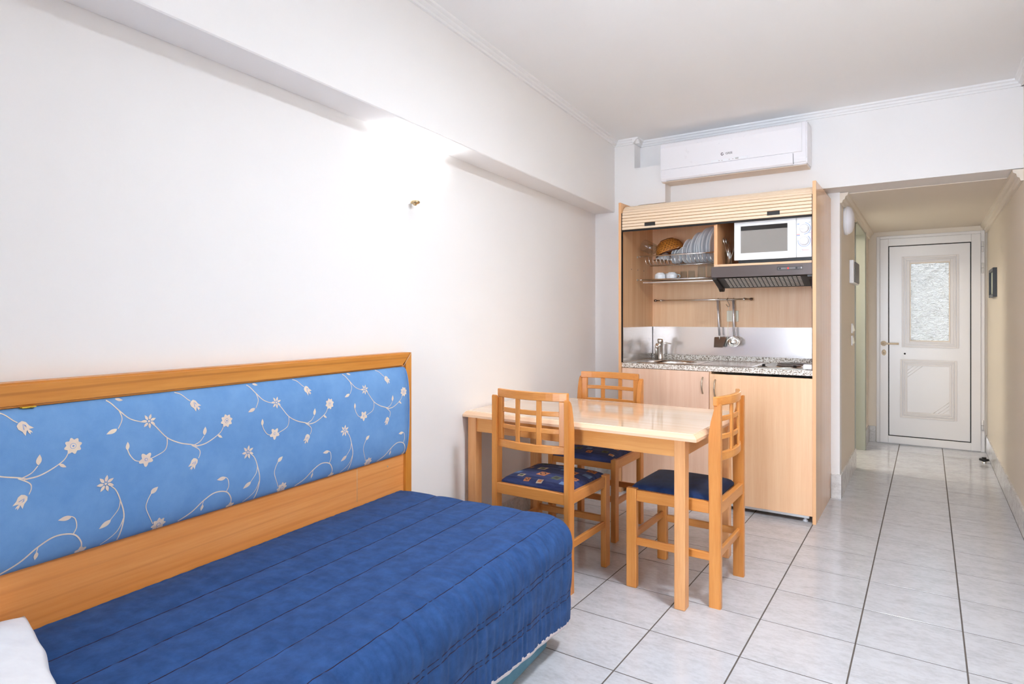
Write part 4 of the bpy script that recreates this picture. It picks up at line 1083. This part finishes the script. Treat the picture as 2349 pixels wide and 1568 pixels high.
def build_chair(seatmat, patterned):
    t = thing('dining_chair', 'x', 'chair', (0, 0, 0), group='wooden lattice-back dining chairs')
    for s in (-1, 1):
        xa, xb = (HWD - 0.029, HWD) if s > 0 else (-HWD, -HWD + 0.029)
        post = [(-HD, 0), (-HD + 0.05, 0), (-HD + 0.05, 0.45), (-HD + 0.053, 0.62), (-HD + 0.052, 0.74), (-HD + 0.043, 0.80), (-HD + 0.031, 0.845), (-HD + 0.020, 0.867), (-HD + 0.008, 0.877), (-HD + 0.002, 0.876), (-HD, 0.870)]
        bm = prism(BM(), post, lambda u, v, a: Vector((a, u, v)), xa, xb)
        es = [e for e in bm.edges if abs(e.verts[0].co.x - e.verts[1].co.x) < 1e-6 and max(v.co.z for v in e.verts) > 0.01]
        bmesh.ops.bevel(bm, geom=es, offset=0.003, segments=2, affect='EDGES')
        obj('back_post', bm, CH_Z, t)
        xf = (HWD - 0.030, HWD) if s > 0 else (-HWD, -HWD + 0.030)
        obj('leg', bx(BM(), xf[0], xf[1], HD - 0.05, HD, 0, 0.460, 0.004, 2), CH_Z, t)
        xs = (HWD - 0.026, HWD - 0.004) if s > 0 else (-HWD + 0.004, -HWD + 0.026)
        obj('seat_rail', bx(BM(), xs[0], xs[1], -HD + 0.05, HD - 0.05, 0.403, 0.454, 0.002), CH_Y, t)
        obj('stretcher', bx(BM(), xs[0] + 0.003, xs[1] - 0.003, -HD + 0.04, HD - 0.04, 0.198, 0.233, 0.003), CH_Y, t)
    obj('seat_rail', bx(BM(), -HWD + 0.029, HWD - 0.029, -HD + 0.003, -HD + 0.026, 0.403, 0.454, 0.002), CH_X, t)
    obj('seat_rail', bx(BM(), -HWD + 0.030, HWD - 0.030, HD - 0.034, HD - 0.010, 0.403, 0.454, 0.002), CH_X, t)
    obj('stretcher', bx(BM(), -HWD + 0.025, HWD - 0.025, HD - 0.034, HD - 0.018, 0.218, 0.252, 0.003), CH_X, t)
    obj('stretcher', bx(BM(), -HWD + 0.025, HWD - 0.025, -HD + 0.016, -HD + 0.032, 0.200, 0.235, 0.003), CH_X, t)
    obj('top_rail', curved_bar(-0.193, 0.193, 0.868, 0.907, 0.020), CH_X, t)
    obj('bottom_rail', curved_bar(-0.188, 0.188, 0.628, 0.664, 0.020), CH_X, t)
    for s in (-1, 1):
        a_, b_ = sorted((s * 0.156, s * 0.1875))
        obj('back_stile', curved_bar(a_, b_, 0.664, 0.868, 0.019, 0, 3), CH_Z, t)
    for z0 in (0.798, 0.718):
        obj('lattice_slat', curved_bar(-0.157, 0.157, z0, z0 + 0.0225, 0.010, -0.004), CH_X, t)
    for xc in (-0.058, 0.059):
        obj('lattice_slat', curved_bar(xc - 0.0125, xc + 0.0125, 0.662, 0.869, 0.010, -0.0065, 2), CH_Z, t)
    # cushion
    bm = BM(); N = 26; g = []
    for i in range(N + 1):
        row = []
        for j in range(N + 1):
            u = -1 + 2 * i / N; v = -1 + 2 * j / N
            u = math.copysign(abs(u) ** 0.75, u); v = math.copysign(abs(v) ** 0.75, v)
            x, y = u * 0.192, 0.018 + v * 0.190
            row.append(bm.verts.new((x, y, seat_z(x, y))))
        g.append(row)
    for i in range(N):
        for j in range(N):
            bm.faces.new((g[i][j], g[i + 1][j], g[i + 1][j + 1], g[i][j + 1]))
    edge = [g[i][0] for i in range(N + 1)] + [g[N][j] for j in range(1, N + 1)] + [g[i][N] for i in range(N - 1, -1, -1)] + [g[0][j] for j in range(N - 1, 0, -1)]
    lowv = [bm.verts.new((v.co.x, v.co.y, 0.440)) for v in edge]
    m = len(edge)
    for k in range(m):
        bm.faces.new((edge[k], lowv[k], lowv[(k + 1) % m], edge[(k + 1) % m]))
    bm.faces.new(lowv)
    bmesh.ops.recalc_face_normals(bm, faces=bm.faces)
    cu = obj('seat_cushion', bm, seatmat, t, smooth=True)
    if patterned:
        sq = [(-0.105, -0.115, .034, 3), (-0.155, -0.070, .040, 2), (-0.070, 0.030, .046, 3), (-0.015, -0.060, .052, 0), (0.075, -0.085, .044, 1), (0.02, -0.150, .030, 3), (-0.145, 0.035, .030, 0),
              (0.04, 0.060, .040, 2), (0.095, 0.035, .052, 0), (-0.115, 0.135, .036, 1), (-0.03, 0.165, .034, 0), (0.055, 0.130, .042, 1), (0.150, -0.045, .036, 0), (0.165, 0.06, .04, 2),
              (0.15, 0.14, .046, 0), (-0.005, 0.110, .034, 2), (0.135, -0.13, .032, 2), (-0.165, 0.16, .03, 3), (-0.05, -0.15, .03, 0)]
        def patch(bm, cx, cy, s, mi, rot, h):
            n_ = 4; vv = []
            for a in range(n_ + 1):
                r_ = []
                for b in range(n_ + 1):
                    u, v = (a / n_ - .5) * s, (b / n_ - .5) * s
                    x = cx + u * math.cos(rot) - v * math.sin(rot); y = cy + u * math.sin(rot) + v * math.cos(rot)
                    x = max(-0.19, min(0.19, x)); y = max(-0.170, min(0.206, y))
                    r_.append(bm.verts.new((x, y, seat_z(x, y) + h)))
                vv.append(r_)
            for a in range(n_):
                for b in range(n_):
                    f = bm.faces.new((vv[a][b], vv[a + 1][b], vv[a + 1][b + 1], vv[a][b + 1])); f.material_index = mi
        rr_ = random.Random(3)
        for cx, cy, s, mi in sq:
            ro = rr_.uniform(-0.15, 0.15)
            bm = BM()
            patch(bm, cx, cy, s, mi, ro, 0.0012)
            if mi == 0: patch(bm, cx, cy, s * 0.55, 4, ro + 0.78, 0.0018); patch(bm, cx, cy, s * 0.35, 0, ro + 0.78, 0.0024)
            elif mi == 1: patch(bm, cx, cy, s * 0.55, 4, ro, 0.0018)
            elif mi == 3: patch(bm, cx, cy, s * 0.6, 0 if rr_.random() < .5 else 1, ro, 0.0018)
            obj('printed_square', bm, [P_OR, P_OL, P_BL, P_BE, plain('print_dark_olive', rgb(70, 66, 62), 0.9)], cu)
    return t
chA = build_chair(NAVY_A, True)
chB = build_chair(NAVY_A, True)
chC = build_chair(NAVY_C, False)
for ch, loc, rz, lb in ((chA, (-1.550, 2.670, 0), 0, 'wooden lattice-back chair with square-patterned navy seat, its back to the bed'),
                        (chB, (-1.655, 3.385, 0), PI + 0.02, 'wooden lattice-back chair tucked under the far side of the table by the kitchenette'),
                        (chC, (-0.9525, 2.915, 0), PI / 2, 'wooden lattice-back chair with plain navy seat at the right end of the table')):
    ch.location = loc; ch.rotation_euler = (0, 0, rz); ch['label'] = lb

# ------------------------------------------------------------------ headboard (frame of the left wall)
WL3 = (W0[0], W0[1], 0)
t = thing('headboard', 'long wooden headboard with light blue floral upholstered panel on the left wall', 'headboard', WL3, A5, world=False)
ht0, ht1 = -4.75, -2.437
zt = 1.094
def rail_prof(bm, p, fn, a0, a1): return prism(bm, p, fn, a0, a1)
bm = BM()
A_ = [(0.003, -4.75, 1.034), (0.003, ht1 - 0.062, 1.034), (0.003, ht1, zt), (0.003, -4.75, zt)]
A_ = [Vector(p) for p in A_]; B_ = [Vector((0.056, p.y, p.z)) for p in A_]
va = [bm.verts.new(p) for p in A_]; vb = [bm.verts.new(p) for p in B_]
bm.faces.new(va); bm.faces.new(list(reversed(vb)))
for i in range(4): bm.faces.new((va[i], vb[i], vb[(i + 1) % 4], va[(i + 1) % 4]))
bmesh.ops.recalc_face_normals(bm, faces=bm.faces)
bmesh.ops.bevel(bm, geom=[e for e in bm.edges if all(v.co.x > 0.05 for v in e.verts)], offset=0.006, segments=3, affect='EDGES')
obj('top_rail', bm, HB_RAIL, t)
bm = BM()
A_ = [Vector(p) for p in ((0.003, ht1 - 0.061, 0.12), (0.003, ht1, 0.12), (0.003, ht1, zt - 0.0006), (0.003, ht1 - 0.061, 1.0345))]
A_[0].y = A_[3].y = ht1 - 0.040
A_[3].z = zt - 0.0404
B_ = [Vector((0.0555, p.y, p.z)) for p in A_]
va = [bm.verts.new(p) for p in A_]; vb = [bm.verts.new(p) for p in B_]
bm.faces.new(va); bm.faces.new(list(reversed(vb)))
for i in range(4): bm.faces.new((va[i], vb[i], vb[(i + 1) % 4], va[(i + 1) % 4]))
bmesh.ops.recalc_face_normals(bm, faces=bm.faces)
obj('side_rail', bm, HB_STILE, t)
obj('mitre_joint', tube(BM(), [(0.0562, ht1 - 0.058, zt - 0.060), (0.0562, ht1 - 0.002, zt - 0.002)], 0.0011, 5), P_BE, t)
box('lower_board', 0.003, 0.042, -4.75, ht1 - 0.040, 0.12, 1.04, HB_BOARD, t)
obj('board_joint', tube(BM(), [(0.0422, -2.775, 0.5), (0.0422, -2.775, 0.64)], 0.0009, 5), P_BE, t)
obj('screw', lathe(BM(), [(0, 0.0012), (0.0035, 0.0008), (0.004, 0)], 10, align((0.042, -2.585, 0.605), (1, 0, 0))), NICKEL, t)
obj('clip', bx(BM(), 0.043, 0.058, -3.945, -3.915, 1.0315, 1.0345), plain('yellow_clip', rgb(214, 176, 52), 0.5), t)
# padded panel: bulges out between its upper and lower edge
pz0, pz1, pt0, pt1 = 0.640, 1.0325, -4.73, -2.487
def pad(z_):
    s = (z_ - (pz0 + pz1) / 2) / ((pz1 - pz0) / 2)
    s = max(-1.0, min(1.0, s))
    return 0.046 + 0.034 * (1 - abs(s) ** 3.2) ** 0.6
bm = BM(); NZ, NT = 40, 60; G = []
for i in range(NZ + 1):
    s = -1 + 2 * i / NZ
    s = math.copysign(1 - (1 - abs(s)) ** 1.6, s)
    z_ = (pz0 + pz1) / 2 + s * (pz1 - pz0) / 2
    row = []
    for j in range(NT + 1):
        tt = pt0 + (pt1 - pt0) * j / NT
        o_ = pad(z_)
        row.append(bm.verts.new((o_ + 0.0008 * noise.noise((tt * 6, z_ * 9, 0)), tt, z_)))
    G.append(row)
for i in range(NZ):
    for j in range(NT):
        bm.faces.new((G[i][j], G[i][j + 1], G[i + 1][j + 1], G[i + 1][j]))
for row_i in (0, NT):
    e = [G[i][row_i] for i in range(NZ + 1)]
    bl_ = [bm.verts.new((0.043, v.co.y, v.co.z)) for v in e]
    for i in range(NZ): bm.faces.new((e[i], e[i + 1], bl_[i + 1], bl_[i]))
bmesh.ops.recalc_face_normals(bm, faces=bm.faces)
up = obj('upholstered_panel', bm, BLUE_UPH, t, smooth=True)
obj('end_piping', tube(BM(), [(pad(z_) + 0.001, pt1 + 0.001, z_) for z_ in [pz0 + 0.004 + (pz1 - pz0 - 0.008) * i / 24 for i in range(25)]], 0.0022, 6), BLUE_UPH, up)
# floral print, repeating every 0.4405 m
bm = BM()
def smooth_path(P, n=8):
    P = [Vector((p[0], p[1], 0)) for p in P]; out = []
    m = len(P)
    for i in range(m - 1):
        p0, p1, p2, p3 = P[max(i - 1, 0)], P[i], P[i + 1], P[min(i + 2, m - 1)]
        for k in range(n):
            u = k / n
            out.append(0.5 * ((2 * p1) + (p2 - p0) * u + (2 * p0 - 5 * p1 + 4 * p2 - p3) * u * u + (3 * p1 - p0 - 3 * p2 + p3) * u ** 3))
    out.append(P[-1]); return out
def ok(v): return pt0 + 0.005 < v[0] < pt1 - 0.004 and pz0 + 0.003 < v[1] < pz1 - 0.002
def sp(v, h=0.0008): return Vector((pad(v[1]) + h, v[0], v[1]))
def face(poly, mi, h=0.0009):
    q = [v for v in poly if True]
    if not all(ok(v) for v in q):
        q = [(min(max(v[0], pt0 + 0.005), pt1 - 0.004), min(max(v[1], pz0 + 0.003), pz1 - 0.002)) for v in q]
        if max(v[1] for v in q) - min(v[1] for v in q) < 0.002 or max(v[0] for v in q) - min(v[0] for v in q) < 0.002: return
    try:
        f = bm.faces.new([bm.verts.new(sp(v, h)) for v in q]); f.material_index = mi
    except ValueError: pass
def stem(P, dt, w0=0.0014, w1=0.0010):
    Q = smooth_path(P); n_ = len(Q)
    for i in range(n_ - 1):
        a_, b_ = Q[i], Q[i + 1]; d = (b_ - a_)
        if d.length < 1e-6: continue
        d.normalize(); pr = Vector((-d.y, d.x, 0))
        wa = w0 + (w1 - w0) * i / n_; wb = w0 + (w1 - w0) * (i + 1) / n_
        q = [(a_ + pr * wa), (b_ + pr * wb), (b_ - pr * wb), (a_ - pr * wa)]
        q = [(v.x + dt, v.y) for v in q]
        if all(ok(v) for v in q): face(q, 0, 0.0006)
def leaf(c, ang, L, W, dt, mi=0, h=0.0009, tip=0.5):
    n_ = 8; pts = []
    for i in range(n_ + 1):
        u = i / n_; pts.append((L * u, W * math.sin(PI * u ** (0.75)) ))
    for i in range(n_ - 1, 0, -1):
        u = i / n_; pts.append((L * u, -W * 0.85 * math.sin(PI * u ** (0.9))))
    ca, sa = math.cos(ang), math.sin(ang)
    face([(c[0] + dt + x * ca - y * sa, c[1] + x * sa + y * ca) for x, y in pts], mi, h)
def disc(c, r, dt, mi, h, n_=14, wob=0.0, pet=0, ph=0.0):
    pts = []
    m = n_ if not pet else pet * 8
    for i in range(m):
        a = 2 * PI * i / m
        rr2 = r * (1 + wob * math.cos(pet * (a - ph))) if pet else r
        pts.append((c[0] + dt + rr2 * math.cos(a), c[1] + rr2 * math.sin(a)))
    if pet:   # fan so that concave petals fill correctly
        for i in range(m): face([(c[0] + dt, c[1]), pts[i], pts[(i + 1) % m]], mi, h)
    else: face(pts, mi, h)
def daisy(c, dt, r, ph):
    for k in range(7): 
        a = ph + 2 * PI * k / 7
        leaf((c[0] + 0.0045 * math.cos(a), c[1] + 0.0045 * math.sin(a)), a, r, r * 0.24, dt)
    disc(c, 0.0032, dt, 0, 0.0009)
def tulip(c, dt, ang, s=1.0):
    ca, sa = math.cos(ang), math.sin(ang)
    def tr(x, y): return (c[0] + dt + s * (x * ca - y * sa), c[1] + s * (x * sa + y * ca))
    body = [(-0.016, 0), (-0.014, 0.008), (-0.006, 0.0115), (0.004, 0.010), (0.016, 0.0125), (0.010, 0.004), (0.009, 0)]
    bot = [(x, -y) for x, y in body]
    face([tr(x, y) for x, y in body], 0); face([tr(x, y) for x, y in reversed(bot)], 0)
    for k in (-0.28, 0.12):
        leaf(tr(0.008, 0.001), ang + k, 0.014 * s, 0.0022 * s, 0)
    face([tr(x, y) for x, y in ((-0.008, 0.003), (-0.002, 0.006), (0.004, 0.003), (-0.002, 0.0035))], 1, 0.0014)
    face([tr(x, y) for x, y in ((-0.008, 0.003), (-0.0065, 0.003), (0.004, -0.004), (0.002, -0.005))], 1, 0.0014)
PER = 0.4405
for k in range(-2, 4):
    dt = k * PER
    stem([(-4.01, 1.032), (-3.985, 1.024), (-3.966, 1.006), (-3.958, 1.0)], dt)
    tulip((-3.946, 0.987), dt, -0.85)
    # main S-shaped vine
    stem([(-3.772, 1.034), (-3.748, 1.026), (-3.725, 0.999), (-3.699, 0.973), (-3.665, 0.959), (-3.655, 0.959)], dt, 0.0018)
    stem([(-3.725, 0.999), (-3.720, 0.975), (-3.732, 0.951)], dt)
    leaf((-3.735, 0.951), PI + 0.35, 0.030, 0.0062, dt)
    leaf((-3.728, 1.029), -0.25, 0.020, 0.0045, dt)
    daisy((-3.648, 0.959), dt, 0.0165, 0.3)
    stem([(-3.637, 0.947), (-3.631, 0.943), (-3.598, 0.905), (-3.560, 0.883), (-3.522, 0.871), (-3.503, 0.863)], dt, 0.0012, 0.0018)
    stem([(-3.598, 0.905), (-3.598, 0.885), (-3.607, 0.868), (-3.638, 0.856), (-3.645, 0.855)], dt)
    disc((-3.659, 0.854), 0.0165, dt, 0, 0.0009, wob=0.26, pet=5, ph=0.9)
    disc((-3.659, 0.854), 0.0045, dt, 1, 0.0014); disc((-3.659, 0.854), 0.0032, dt, 0, 0.0018)
    stem([(-3.709, 0.890), (-3.703, 0.875), (-3.690, 0.858), (-3.676, 0.852)], dt)
    leaf((-3.709, 0.889), 1.55, 0.023, 0.0055, dt)
    stem([(-3.515, 0.868), (-3.495, 0.876), (-3.481, 0.891)], dt)
    leaf((-3.480, 0.892), 1.45, 0.026, 0.0065, dt)
    stem([(-3.510, 0.864), (-3.480, 0.866), (-3.451, 0.877), (-3.425, 0.893), (-3.414, 0.910)], dt, 0.0018, 0.0011)
    leaf((-3.436, 0.885), -0.55, 0.020, 0.0042, dt)
    disc((-3.403, 0.925), 0.0185, dt, 0, 0.0009, wob=0.14, pet=8, ph=0.2)
    disc((-3.403, 0.925), 0.0072, dt, 1, 0.0013); disc((-3.403, 0.925), 0.0062, dt, 0, 0.0016); disc((-3.403, 0.925), 0.0025, dt, 1, 0.0019)
    stem([(-3.522, 0.869), (-3.499, 0.853), (-3.495, 0.840), (-3.500, 0.826)], dt)
    tulip((-3.516, 0.816 - 0.002), dt, PI + 1.05, 0.95)
    # lower sprays
    daisy((-3.766, 0.811), dt, 0.0185, 0.5)
    stem([(-3.753, 0.802), (-3.740, 0.788), (-3.728, 0.758), (-3.716, 0.708), (-3.724, 0.640)], dt, 0.0012, 0.0020)
    stem([(-3.728, 0.758), (-3.732, 0.735), (-3.751, 0.711)], dt)
    leaf((-3.750, 0.711), PI + 0.55, 0.034, 0.0075, dt)
    stem([(-3.717, 0.705), (-3.732, 0.670), (-3.775, 0.640)], dt)
    stem([(-3.643, 0.756), (-3.654, 0.735), (-3.655, 0.712), (-3.630, 0.662)], dt)
    leaf((-3.645, 0.754), 0.65, 0.026, 0.0075, dt)
    disc((-3.612, 0.655), 0.0185, dt, 0, 0.0009, wob=0.16, pet=8, ph=0.1)
    disc((-3.612, 0.655), 0.006, dt, 1, 0.0013); disc((-3.612, 0.655), 0.0045, dt, 0, 0.0016)
    stem([(-3.990, 0.646), (-3.953, 0.664), (-3.918, 0.691), (-3.881, 0.7065), (-3.841, 0.699), (-3.820, 0.674), (-3.815, 0.650)], dt, 0.0022, 0.0016)
    stem([(-3.841, 0.699), (-3.834, 0.716), (-3.838, 0.738), (-3.847, 0.747)], dt)
    leaf((-3.846, 0.747), PI + 0.05, 0.032, 0.0065, dt)
    stem([(-3.918, 0.691), (-3.920, 0.678)], dt)
    leaf((-3.920, 0.679), -1.6, 0.021, 0.0052, dt)
    disc((-3.815, 0.645), 0.012, dt, 0, 0.0009, wob=0.2, pet=5, ph=0.5)
bmesh.ops.recalc_face_normals(bm, faces=bm.faces)
for f in bm.faces:
    if f.normal.x < 0: f.normal_flip()
obj('floral_print', bm, [PRINT, plain('print_blue_line', rgb(124, 160, 214), 0.9)], up)

# ------------------------------------------------------------------ bed
t = thing('single_bed', 'single bed against the left wall on a teal fabric base', 'bed', WL3, A5, world=False)
obj('bed_base', bx(BM(), 0.075, 0.800, -4.55, -2.56, 0.0, 0.24, 0.012, 2), TEAL, t)
obj('mattress', bx(BM(), 0.062, 0.86, -4.56, -2.53, 0.24, 0.455, 0.03, 3), SHEET, t)
# quilted bedspread
BT0, BT1 = -4.62, -2.492
SEAMS = []
prof = []
top_z = 0.487
x_a, x_b, rc = 0.058, 0.784, 0.095
arc = rc * PI / 2
flat = x_b - x_a
drop = top_z - rc - 0.105
tot = flat + arc + drop
def prof_pt(s):
    if s < flat: return Vector((x_a + s, 0, top_z)), Vector((0, 0, 1))
    if s < flat + arc:
        a = (s - flat) / rc
        return Vector((x_b + rc * math.sin(a), 0, top_z - rc + rc * math.cos(a))), Vector((math.sin(a), 0, math.cos(a)))
    d = s - flat - arc
    return Vector((x_b + rc - 0.008 * (d / drop) ** 1.5, 0, top_z - rc - d)), Vector((1, 0, 0))
seam_s = [0.012, 0.192, 0.330, 0.470, 0.612, 0.755, 0.902, 0.924, 1.048, 1.070]
def quilt(s, tt):
    d = min(abs(s - q) for q in seam_s)
    nx = [q for q in seam_s if q > s]; pv = [q for q in seam_s if q <= s]
    wdt = (nx[0] if nx else tot) - (pv[-1] if pv else 0.0)
    puff = min(0.005, 0.04 * wdt) * (1 - math.exp(-d / (0.13 * wdt + 0.006)))
    # fine puckers that run off the seams, and larger creases on the hanging side
    wr = 0.0013 * noise.noise((s * 9 + 3, tt * 60, 0.3)) + 0.0008 * noise.noise((s * 26, tt * 34, 1.7))
    side = max(0.0, min(1.0, (s - flat + 0.06) / 0.16))
    wr += side * (0.0044 * noise.noise((s * 4.5, tt * 58, 5.1)) + 0.0050 * noise.noise((s * 3.2 + 0.8 * math.sin(tt * 7), tt * 17, 2.2)))
    low = max(0.0, (s - flat - arc) / drop)
    wr += low * 0.010 * noise.noise((0.4, tt * 5.2, 9.0))
    tp = 1 - side
    wr += tp * 0.0014 * noise.noise((s * 3.0, tt * 2.2, 4.4)) + tp * 0.0005 * noise.noise((s * 14 + tt * 9, tt * 12, 8.4))
    return puff + wr
NS, NTT = 200, 420
rc2 = 0.030
bm = BM(); rings = []
ts = []
for j in range(NTT + 1): ts.append((BT0 + (BT1 - rc2 - BT0) * j / NTT, 0.0))
for a in (0.35, 0.7, 1.05, 1.4, PI / 2): ts.append((BT1 - rc2 + rc2 * math.sin(a), rc2 * (1 - math.cos(a))))
hemw = [0.010 * noise.noise((0.0, q * 3.0, 3.3)) for q in [BT0 + (BT1 - BT0) * j / 40 for j in range(41)]]
for tt, ins_ in ts:
    row = []
    for i in range(NS + 1):
        s = tot * i / NS
        p, nrm = prof_pt(s)
        lowz = (0.008 * noise.noise((0.0, tt * 2.6, 3.3)) + max(0.0, min(0.075, (-2.56 - tt) * 0.115))) * max(0.0, (s - flat - arc) / drop)
        h = quilt(s, tt) - ins_
        row.append(bm.verts.new((p.x + nrm.x * h, tt, p.z + nrm.z * h + lowz)))
    rings.append(row)
for j in range(len(rings) - 1):
    for i in range(NS):
        bm.faces.new((rings[j][i], rings[j][i + 1], rings[j + 1][i + 1], rings[j + 1][i]))
last = rings[-1]
bot = [bm.verts.new((v.co.x, v.co.y, 0.11)) if v.co.z > 0.111 else v for v in last]
for i in range(NS):
    q = [last[i], last[i + 1], bot[i + 1], bot[i]]
    u = []
    for v in q:
        if v not in u: u.append(v)
    if len(u) > 2:
        try: bm.faces.new(u)
        except ValueError: pass
bmesh.ops.recalc_face_normals(bm, faces=bm.faces)
hem = [rings[j][NS].co.copy() for j in range(0, len(rings), 6)]
spd = obj('bedspread', bm, SPREAD, None, smooth=True)
spd.location = WL3; spd.rotation_euler = (0, 0, A5)
tag(spd, 'navy blue quilted bedspread covering the bed', 'bedspread')
# stitched seams and white lining along the hem
for q in seam_s[1:]:
    P = []
    for j in range(0, NTT + 1, 4):
        tt = ts[j][0]; p, nrm = prof_pt(q + 0.0012 * noise.noise((q * 7, tt * 9, 0)))
        h = quilt(q, tt) + 0.0002
        lowz = (0.008 * noise.noise((0.0, tt * 2.6, 3.3)) + max(0.0, min(0.075, (-2.56 - tt) * 0.115))) * max(0.0, (q - flat - arc) / drop)
        P.append((p.x + nrm.x * h, tt, p.z + nrm.z * h + lowz))
    obj('seam', tube(BM(), P, 0.0013, 4), SEAM, spd)
bm = BM(); vv = []
for p in hem:
    vv.append((bm.verts.new((p.x - 0.0005, p.y, p.z + 0.004)), bm.verts.new((p.x - 0.002, p.y, p.z - 0.013)), bm.verts.new((p.x - 0.020, p.y, p.z - 0.002))))
for a_, b_ in zip(vv[:-1], vv[1:]):
    bm.faces.new((a_[0], b_[0], b_[1], a_[1])); bm.faces.new((a_[1], b_[1], b_[2], a_[2]))
bmesh.ops.recalc_face_normals(bm, faces=bm.faces)
obj('hem_lining', bm, LINING, spd, smooth=True)

# pillow at the near end of the bed
bm = BM(); NP = 44; g2 = []
def pil(u, v, sgn):
    e = max(0.0, (1 - abs(u) ** 3.0)) ** 0.55 * max(0.0, (1 - abs(v) ** 3.0)) ** 0.55
    h = 0.048 * e
    h += e * (0.010 * noise.noise((u * 2.2 + 4, v * 2.6, sgn)) + 0.008 * noise.noise((u * 1.2 - v * 5.0, v * 1.6 + u, 3.0 + sgn)))
    return h
for sgn in (1, -1):
    g = []
    for i in range(NP + 1):
        row = []
        for j in range(NP + 1):
            u, v = -1 + 2 * i / NP, -1 + 2 * j / NP
            if sgn < 0 and (i in (0, NP) or j in (0, NP)): row.append(g2[0][i][j]); continue
            x = 0.345 + 0.285 * u * (1 - 0.04 * v * v); y = -4.245 + 0.225 * v * (1 - 0.05 * u * u) - 0.085 * u
            x += 0.008 * noise.noise((v * 3, u, 1)); y += 0.012 * noise.noise((u * 3, v, 2))
            z_ = 0.535 + sgn * pil(u, v, sgn) * (1.0 if sgn > 0 else 0.75)
            row.append(bm.verts.new((x, y, z_)))
        g.append(row)
    g2.append(g)
    for i in range(NP):
        for j in range(NP):
            q = (g[i][j], g[i + 1][j], g[i + 1][j + 1], g[i][j + 1])
            bm.faces.new(q if sgn > 0 else tuple(reversed(q)))
o = obj('pillow', bm, SHEET, None, smooth=True); o.location = WL3; o.rotation_euler = (0, 0, A5)
tag(o, 'white pillow on the bed at the lower left corner', 'pillow')

# ------------------------------------------------------------------ wall lamp (half bowl of opal glass)
t = thing('wall_lamp', 'glowing white half-bowl wall lamp under the beam', 'wall lamp', (W0[0], W0[1], 0), A5, world=False)
LT, LZ = -2.372, 1.786
sh_p = [(0.02, 0.0), (0.054, 0.030), (0.092, 0.085), (0.128, 0.150), (0.152, 0.205), (0.162, 0.245), (0.158, 0.262)]
bm = BM(); n = 36; rings = []
for r, h in sh_p:
    rings.append([bm.verts.new((max(0.004, r * 0.86 * math.sin(PI * k / n)) + 0.004, LT + r * math.cos(PI * k / n), LZ + h)) for k in range(n + 1)])
for i in range(len(rings) - 1):
    for k in range(n): bm.faces.new((rings[i][k], rings[i][k + 1], rings[i + 1][k + 1], rings[i + 1][k]))
bmesh.ops.recalc_face_normals(bm, faces=bm.faces)
so = obj('shade', bm, SHADE, t, smooth=True)
md_ = so.modifiers.new('thick', 'SOLIDIFY'); md_.thickness = 0.004
obj('finial', lathe(BM(), [(0, -0.014), (0.006, -0.013), (0.010, -0.007), (0.020, -0.004), (0.024, 0.004), (0.018, 0.010), (0, 0.010)], 24, T(0.026, LT, LZ)), BRASS, t)
obj('wall_plate', bx(BM(), 0.0, 0.008, LT - 0.04, LT + 0.04, LZ + 0.02, LZ + 0.2), WHITE, t)
obj('bulb', lathe(BM(), [(0, 0.09), (0.012, 0.09), (0.022, 0.13), (0.028, 0.16), (0.022, 0.185), (0, 0.195)], 16, T(0.06, LT, LZ)), plain('lit_bulb', (1, 1, 1, 1), 0.3, emit=(0.9, 0.95, 1.0, 1), estr=20), t)
ll = bpy.data.lights.new('wall_lamp_light', 'POINT'); ll.energy = 13; ll.shadow_soft_size = 0.03; ll.color = (0.92, 0.96, 1.0)
llo = bpy.data.objects.new('wall_lamp_light', ll); C.objects.link(llo); llo.parent = t; llo.location = (0.062, LT, LZ + 0.225)

# ------------------------------------------------------------------ unseen ceiling lamp, added to even out the room light
t = thing('added_ceiling_lamp', 'unseen round opal ceiling lamp, added to even out the room light', 'ceiling lamp', (-0.15, 2.2, CEILZ))
LP = (-0.15, 2.2, CEILZ)
obj('mounting_ring', lathe(BM(), [(0, 0), (0.185, 0), (0.19, -0.004), (0.19, -0.075), (0.180, -0.080), (0.175, -0.070), (0.175, -0.02), (0, -0.02)], 40, T(*LP)), WHITE, t)
obj('diffuser', lathe(BM(), [(0.174, -0.066), (0.12, -0.080), (0.06, -0.087), (0, -0.089)], 40, T(*LP)), plain('lit_opal_diffuser', (1, 1, 1, 1), 0.3, emit=(0.82, 0.905, 1.0, 1), estr=LAMP_E), t)

# ------------------------------------------------------------------ unseen walnut cupboard, added to cut light bounced off the right wall
t = thing('added_wardrobe', 'unseen tall walnut cupboard on the right wall, added to cut bounced light', 'added_wardrobe', (0.25, -2.2, 0))
WAL = wood('walnut_laminate', rgb(96, 74, 58), rgb(122, 96, 76), 'z', 20, 0.45, 0.04)
box('carcass', 0.06, XR, -3.45, -0.75, 0.0, 2.25, WAL, t, 0.002)
for k in range(5):
    y0 = -3.44 + k * 0.536
    d_ = box('added_wardrobe_door', 0.040, 0.060, y0 + 0.004, y0 + 0.532, 0.08, 2.24, WAL, t, 0.002)
    obj('handle', tube(BM(), [(0.040, y0 + 0.06, 1.0), (0.020, y0 + 0.06, 1.02), (0.020, y0 + 0.06, 1.13), (0.040, y0 + 0.06, 1.15)], 0.005, 8), NICKEL, d_)
